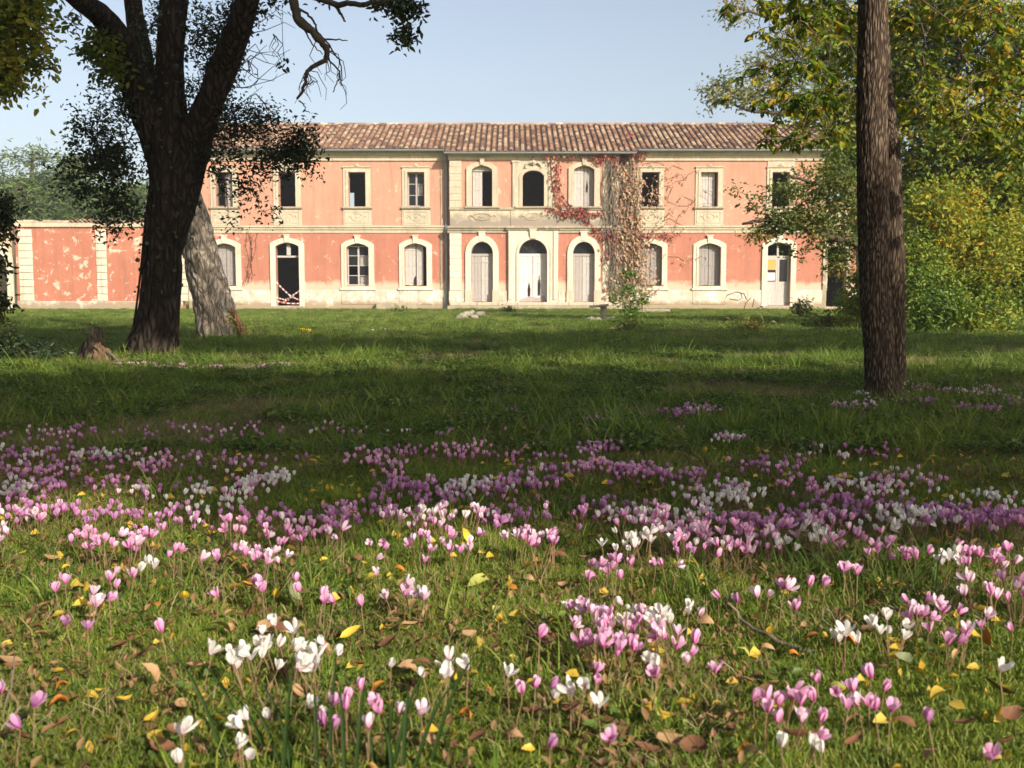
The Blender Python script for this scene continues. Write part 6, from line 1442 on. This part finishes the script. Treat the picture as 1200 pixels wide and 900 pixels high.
# dandelion
c = G(217, 724); dn = empty('dandelion', (c.x, c.y, hgt(c.x, c.y)), 'small round yellow dandelion flower at left in the sunlit grass', 'flower')
M['dandelion'] = simple('dandelion yellow', (.80, .58, .03), (.70, .45, .02), .6, 30)
m = MB(); m.tube([(0, 0, 0), (.004, 0, .03), (0, 0, .05)], .002, 5); m.build('stem', M['stem'], dn)
m = MB()
for k in range(46):
    a = k * 2.4; e = .2 + 1.3 * (k / 46); d = Vector((math.cos(a) * math.cos(e), math.sin(a) * math.cos(e), math.sin(e))); s = d.cross(Vector((0, 0, 1))).normalized() * .0022
    m.add([Vector((0, 0, .05)), Vector((0, 0, .05)) + d * .012 + s, Vector((0, 0, .05)) + d * .017, Vector((0, 0, .05)) + d * .012 - s], [(0, 1, 2, 3)])
m.build('flower_head', M['dandelion'], dn)
# yellow crocus like flowers far off
for k, (px, py, lab) in enumerate(((355, 398, 'left yellow flower in the sunlit lawn right of the leaning trunk'), (362, 399, 'right hand yellow flower beside its twin right of the leaning trunk'), (437, 397, 'small white flower in the sunlit lawn left of centre'), (452, 396, 'small white flower nearest the centre in the sunlit lawn'))):
    c = G(px, py); m = MB(); y = k < 2; s = .07 if y else .045
    for j in range(7):
        a = j * .9; d = Vector((math.cos(a), math.sin(a), 1.1)).normalized(); sd = Vector((-math.sin(a), math.cos(a), 0)) * s * .35
        m.add([Vector((0, 0, .14)), Vector((0, 0, .14)) + d * s * .6 + sd, Vector((0, 0, .14)) + d * s * 1.2, Vector((0, 0, .14)) + d * s * .6 - sd], [(0, 1, 2, 3)])
    fo = empty('yellow_flower' if y else 'white_flower', (c.x, c.y, 0), lab, 'flower')
    m.build('petals', M['dandelion'] if y else PM['white'], fo); m = MB(); m.tube([(0, 0, 0), (0, 0, .15)], .005, 4); m.build('stem', M['stem'], fo)
# long grass tufts
M['blade_green'] = grass_mat('long green blade', [(.1, (.05, .10, .015)), (.6, (.10, .17, .025)), (1, (.22, .24, .05))])
M['blade_shaded'] = simple('shade darkened strap leaf', (.014, .032, .006), (.024, .05, .010), .6, 5, None, .1, .1)  # shade on these blades is put into the dark leaf colour
for k, (px, py, h, sp, n, lab) in enumerate(((1045, 700, .17, .16, 150, 'long arching bright green grass tuft at right among the pink cyclamens'), (955, 690, .15, .10, 70, 'upright grass tuft left of the long arching tuft'), (725, 655, .11, .09, 50, 'grass tuft between the pink and white clumps in the middle'), (1090, 665, .12, .12, 70, 'grass tuft behind the long arching tuft near the right edge'), (60, 650, .12, .10, 50, 'grass tuft at the left edge in front of the shadow'), (655, 610, .12, .12, 70, 'grass tuft on the shadow edge in the middle of the lawn'), (900, 655, .12, .1, 60, 'grass tuft behind the crooked twig'), (670, 450, .2, .12, 60, 'taller lit grass clump in the middle lawn right of centre'), (595, 402, .22, .35, 70, 'dark brownish weed tuft in the far lawn at the shadow edge'))):
    c = G(px, py); o = link_mesh('grass_tuft', blades('grass_tuft', n, h, sp, .0055 if py > 500 else .012, M['blade_green'], .85, 200 + k, .1), None, (c.x, c.y, hgt(c.x, c.y))); tag(o, lab, 'grass')
# strap leaves close to the lens
c = G(430, 930, 0); sb = empty('strap_leaves', (c.x, c.y, 0), 'tall dark green strap leaves rising blurred at the bottom edge left of centre', 'plant')
for (tx, ty, bx, dy) in ((345, 770, 330, 0), (395, 760, 385, .04), (368, 800, 372, .02), (430, 785, 415, 0), (462, 820, 452, .03), (480, 800, 470, -.02), (425, 830, 440, .05), (500, 780, 455, .02), (540, 790, 480, .04), (320, 830, 345, .03), (398, 800, 405, -.03), (300, 790, 350, .04), (450, 850, 462, 0), (560, 760, 500, .06), (255, 800, 322, .08), (232, 770, 300, .1), (192, 750, 268, .1), (280, 812, 335, .05)):
    yb = c.y + dy; p0 = P(bx, 900, yb); p0.z = 0; p1 = P(tx, ty, yb + .05); mid = (p0 + p1) / 2 + Vector((0, 0, .03)); m = MB(); pp = catmull([tuple(p0 - c), tuple(mid - c), tuple(p1 - c)], 5); b = len(m.v); n = len(pp)
    for i, p in enumerate(pp):
        w = .0032 * (1 - (i / (n - 1)) ** 2.5) + .0004; m.v += [(p[0] - w, p[1] - .001, p[2]), (p[0], p[1] + .002, p[2]), (p[0] + w, p[1] - .001, p[2])]; m.r += [.5] * 3
    for i in range(n - 1):
        o_ = i * 3; m.f += [[o_, o_ + 1, o_ + 4, o_ + 3], [o_ + 1, o_ + 2, o_ + 5, o_ + 4]]
    m.build('blade', M['blade_shaded'], sb, True)
settle_labels()

# ---- thin autumn haze
def haze():
    m = bpy.data.materials.new('haze'); m.use_nodes = True; ns, ls = m.node_tree.nodes, m.node_tree.links
    ns.remove(ns['Principled BSDF']); v = N(ns, 'ShaderNodeVolumePrincipled'); v.inputs['Color'].default_value = (.90, .93, 1, 1); v.inputs['Density'].default_value = .0008; v.inputs['Anisotropy'].default_value = .0
    ls.new(v.outputs[0], ns['Material Output'].inputs['Volume'])
    b = MB(); b.box(-260, 260, -40, 420, -1.5, 22); o = b.build('haze', m); o['kind'] = 'stuff'
haze()
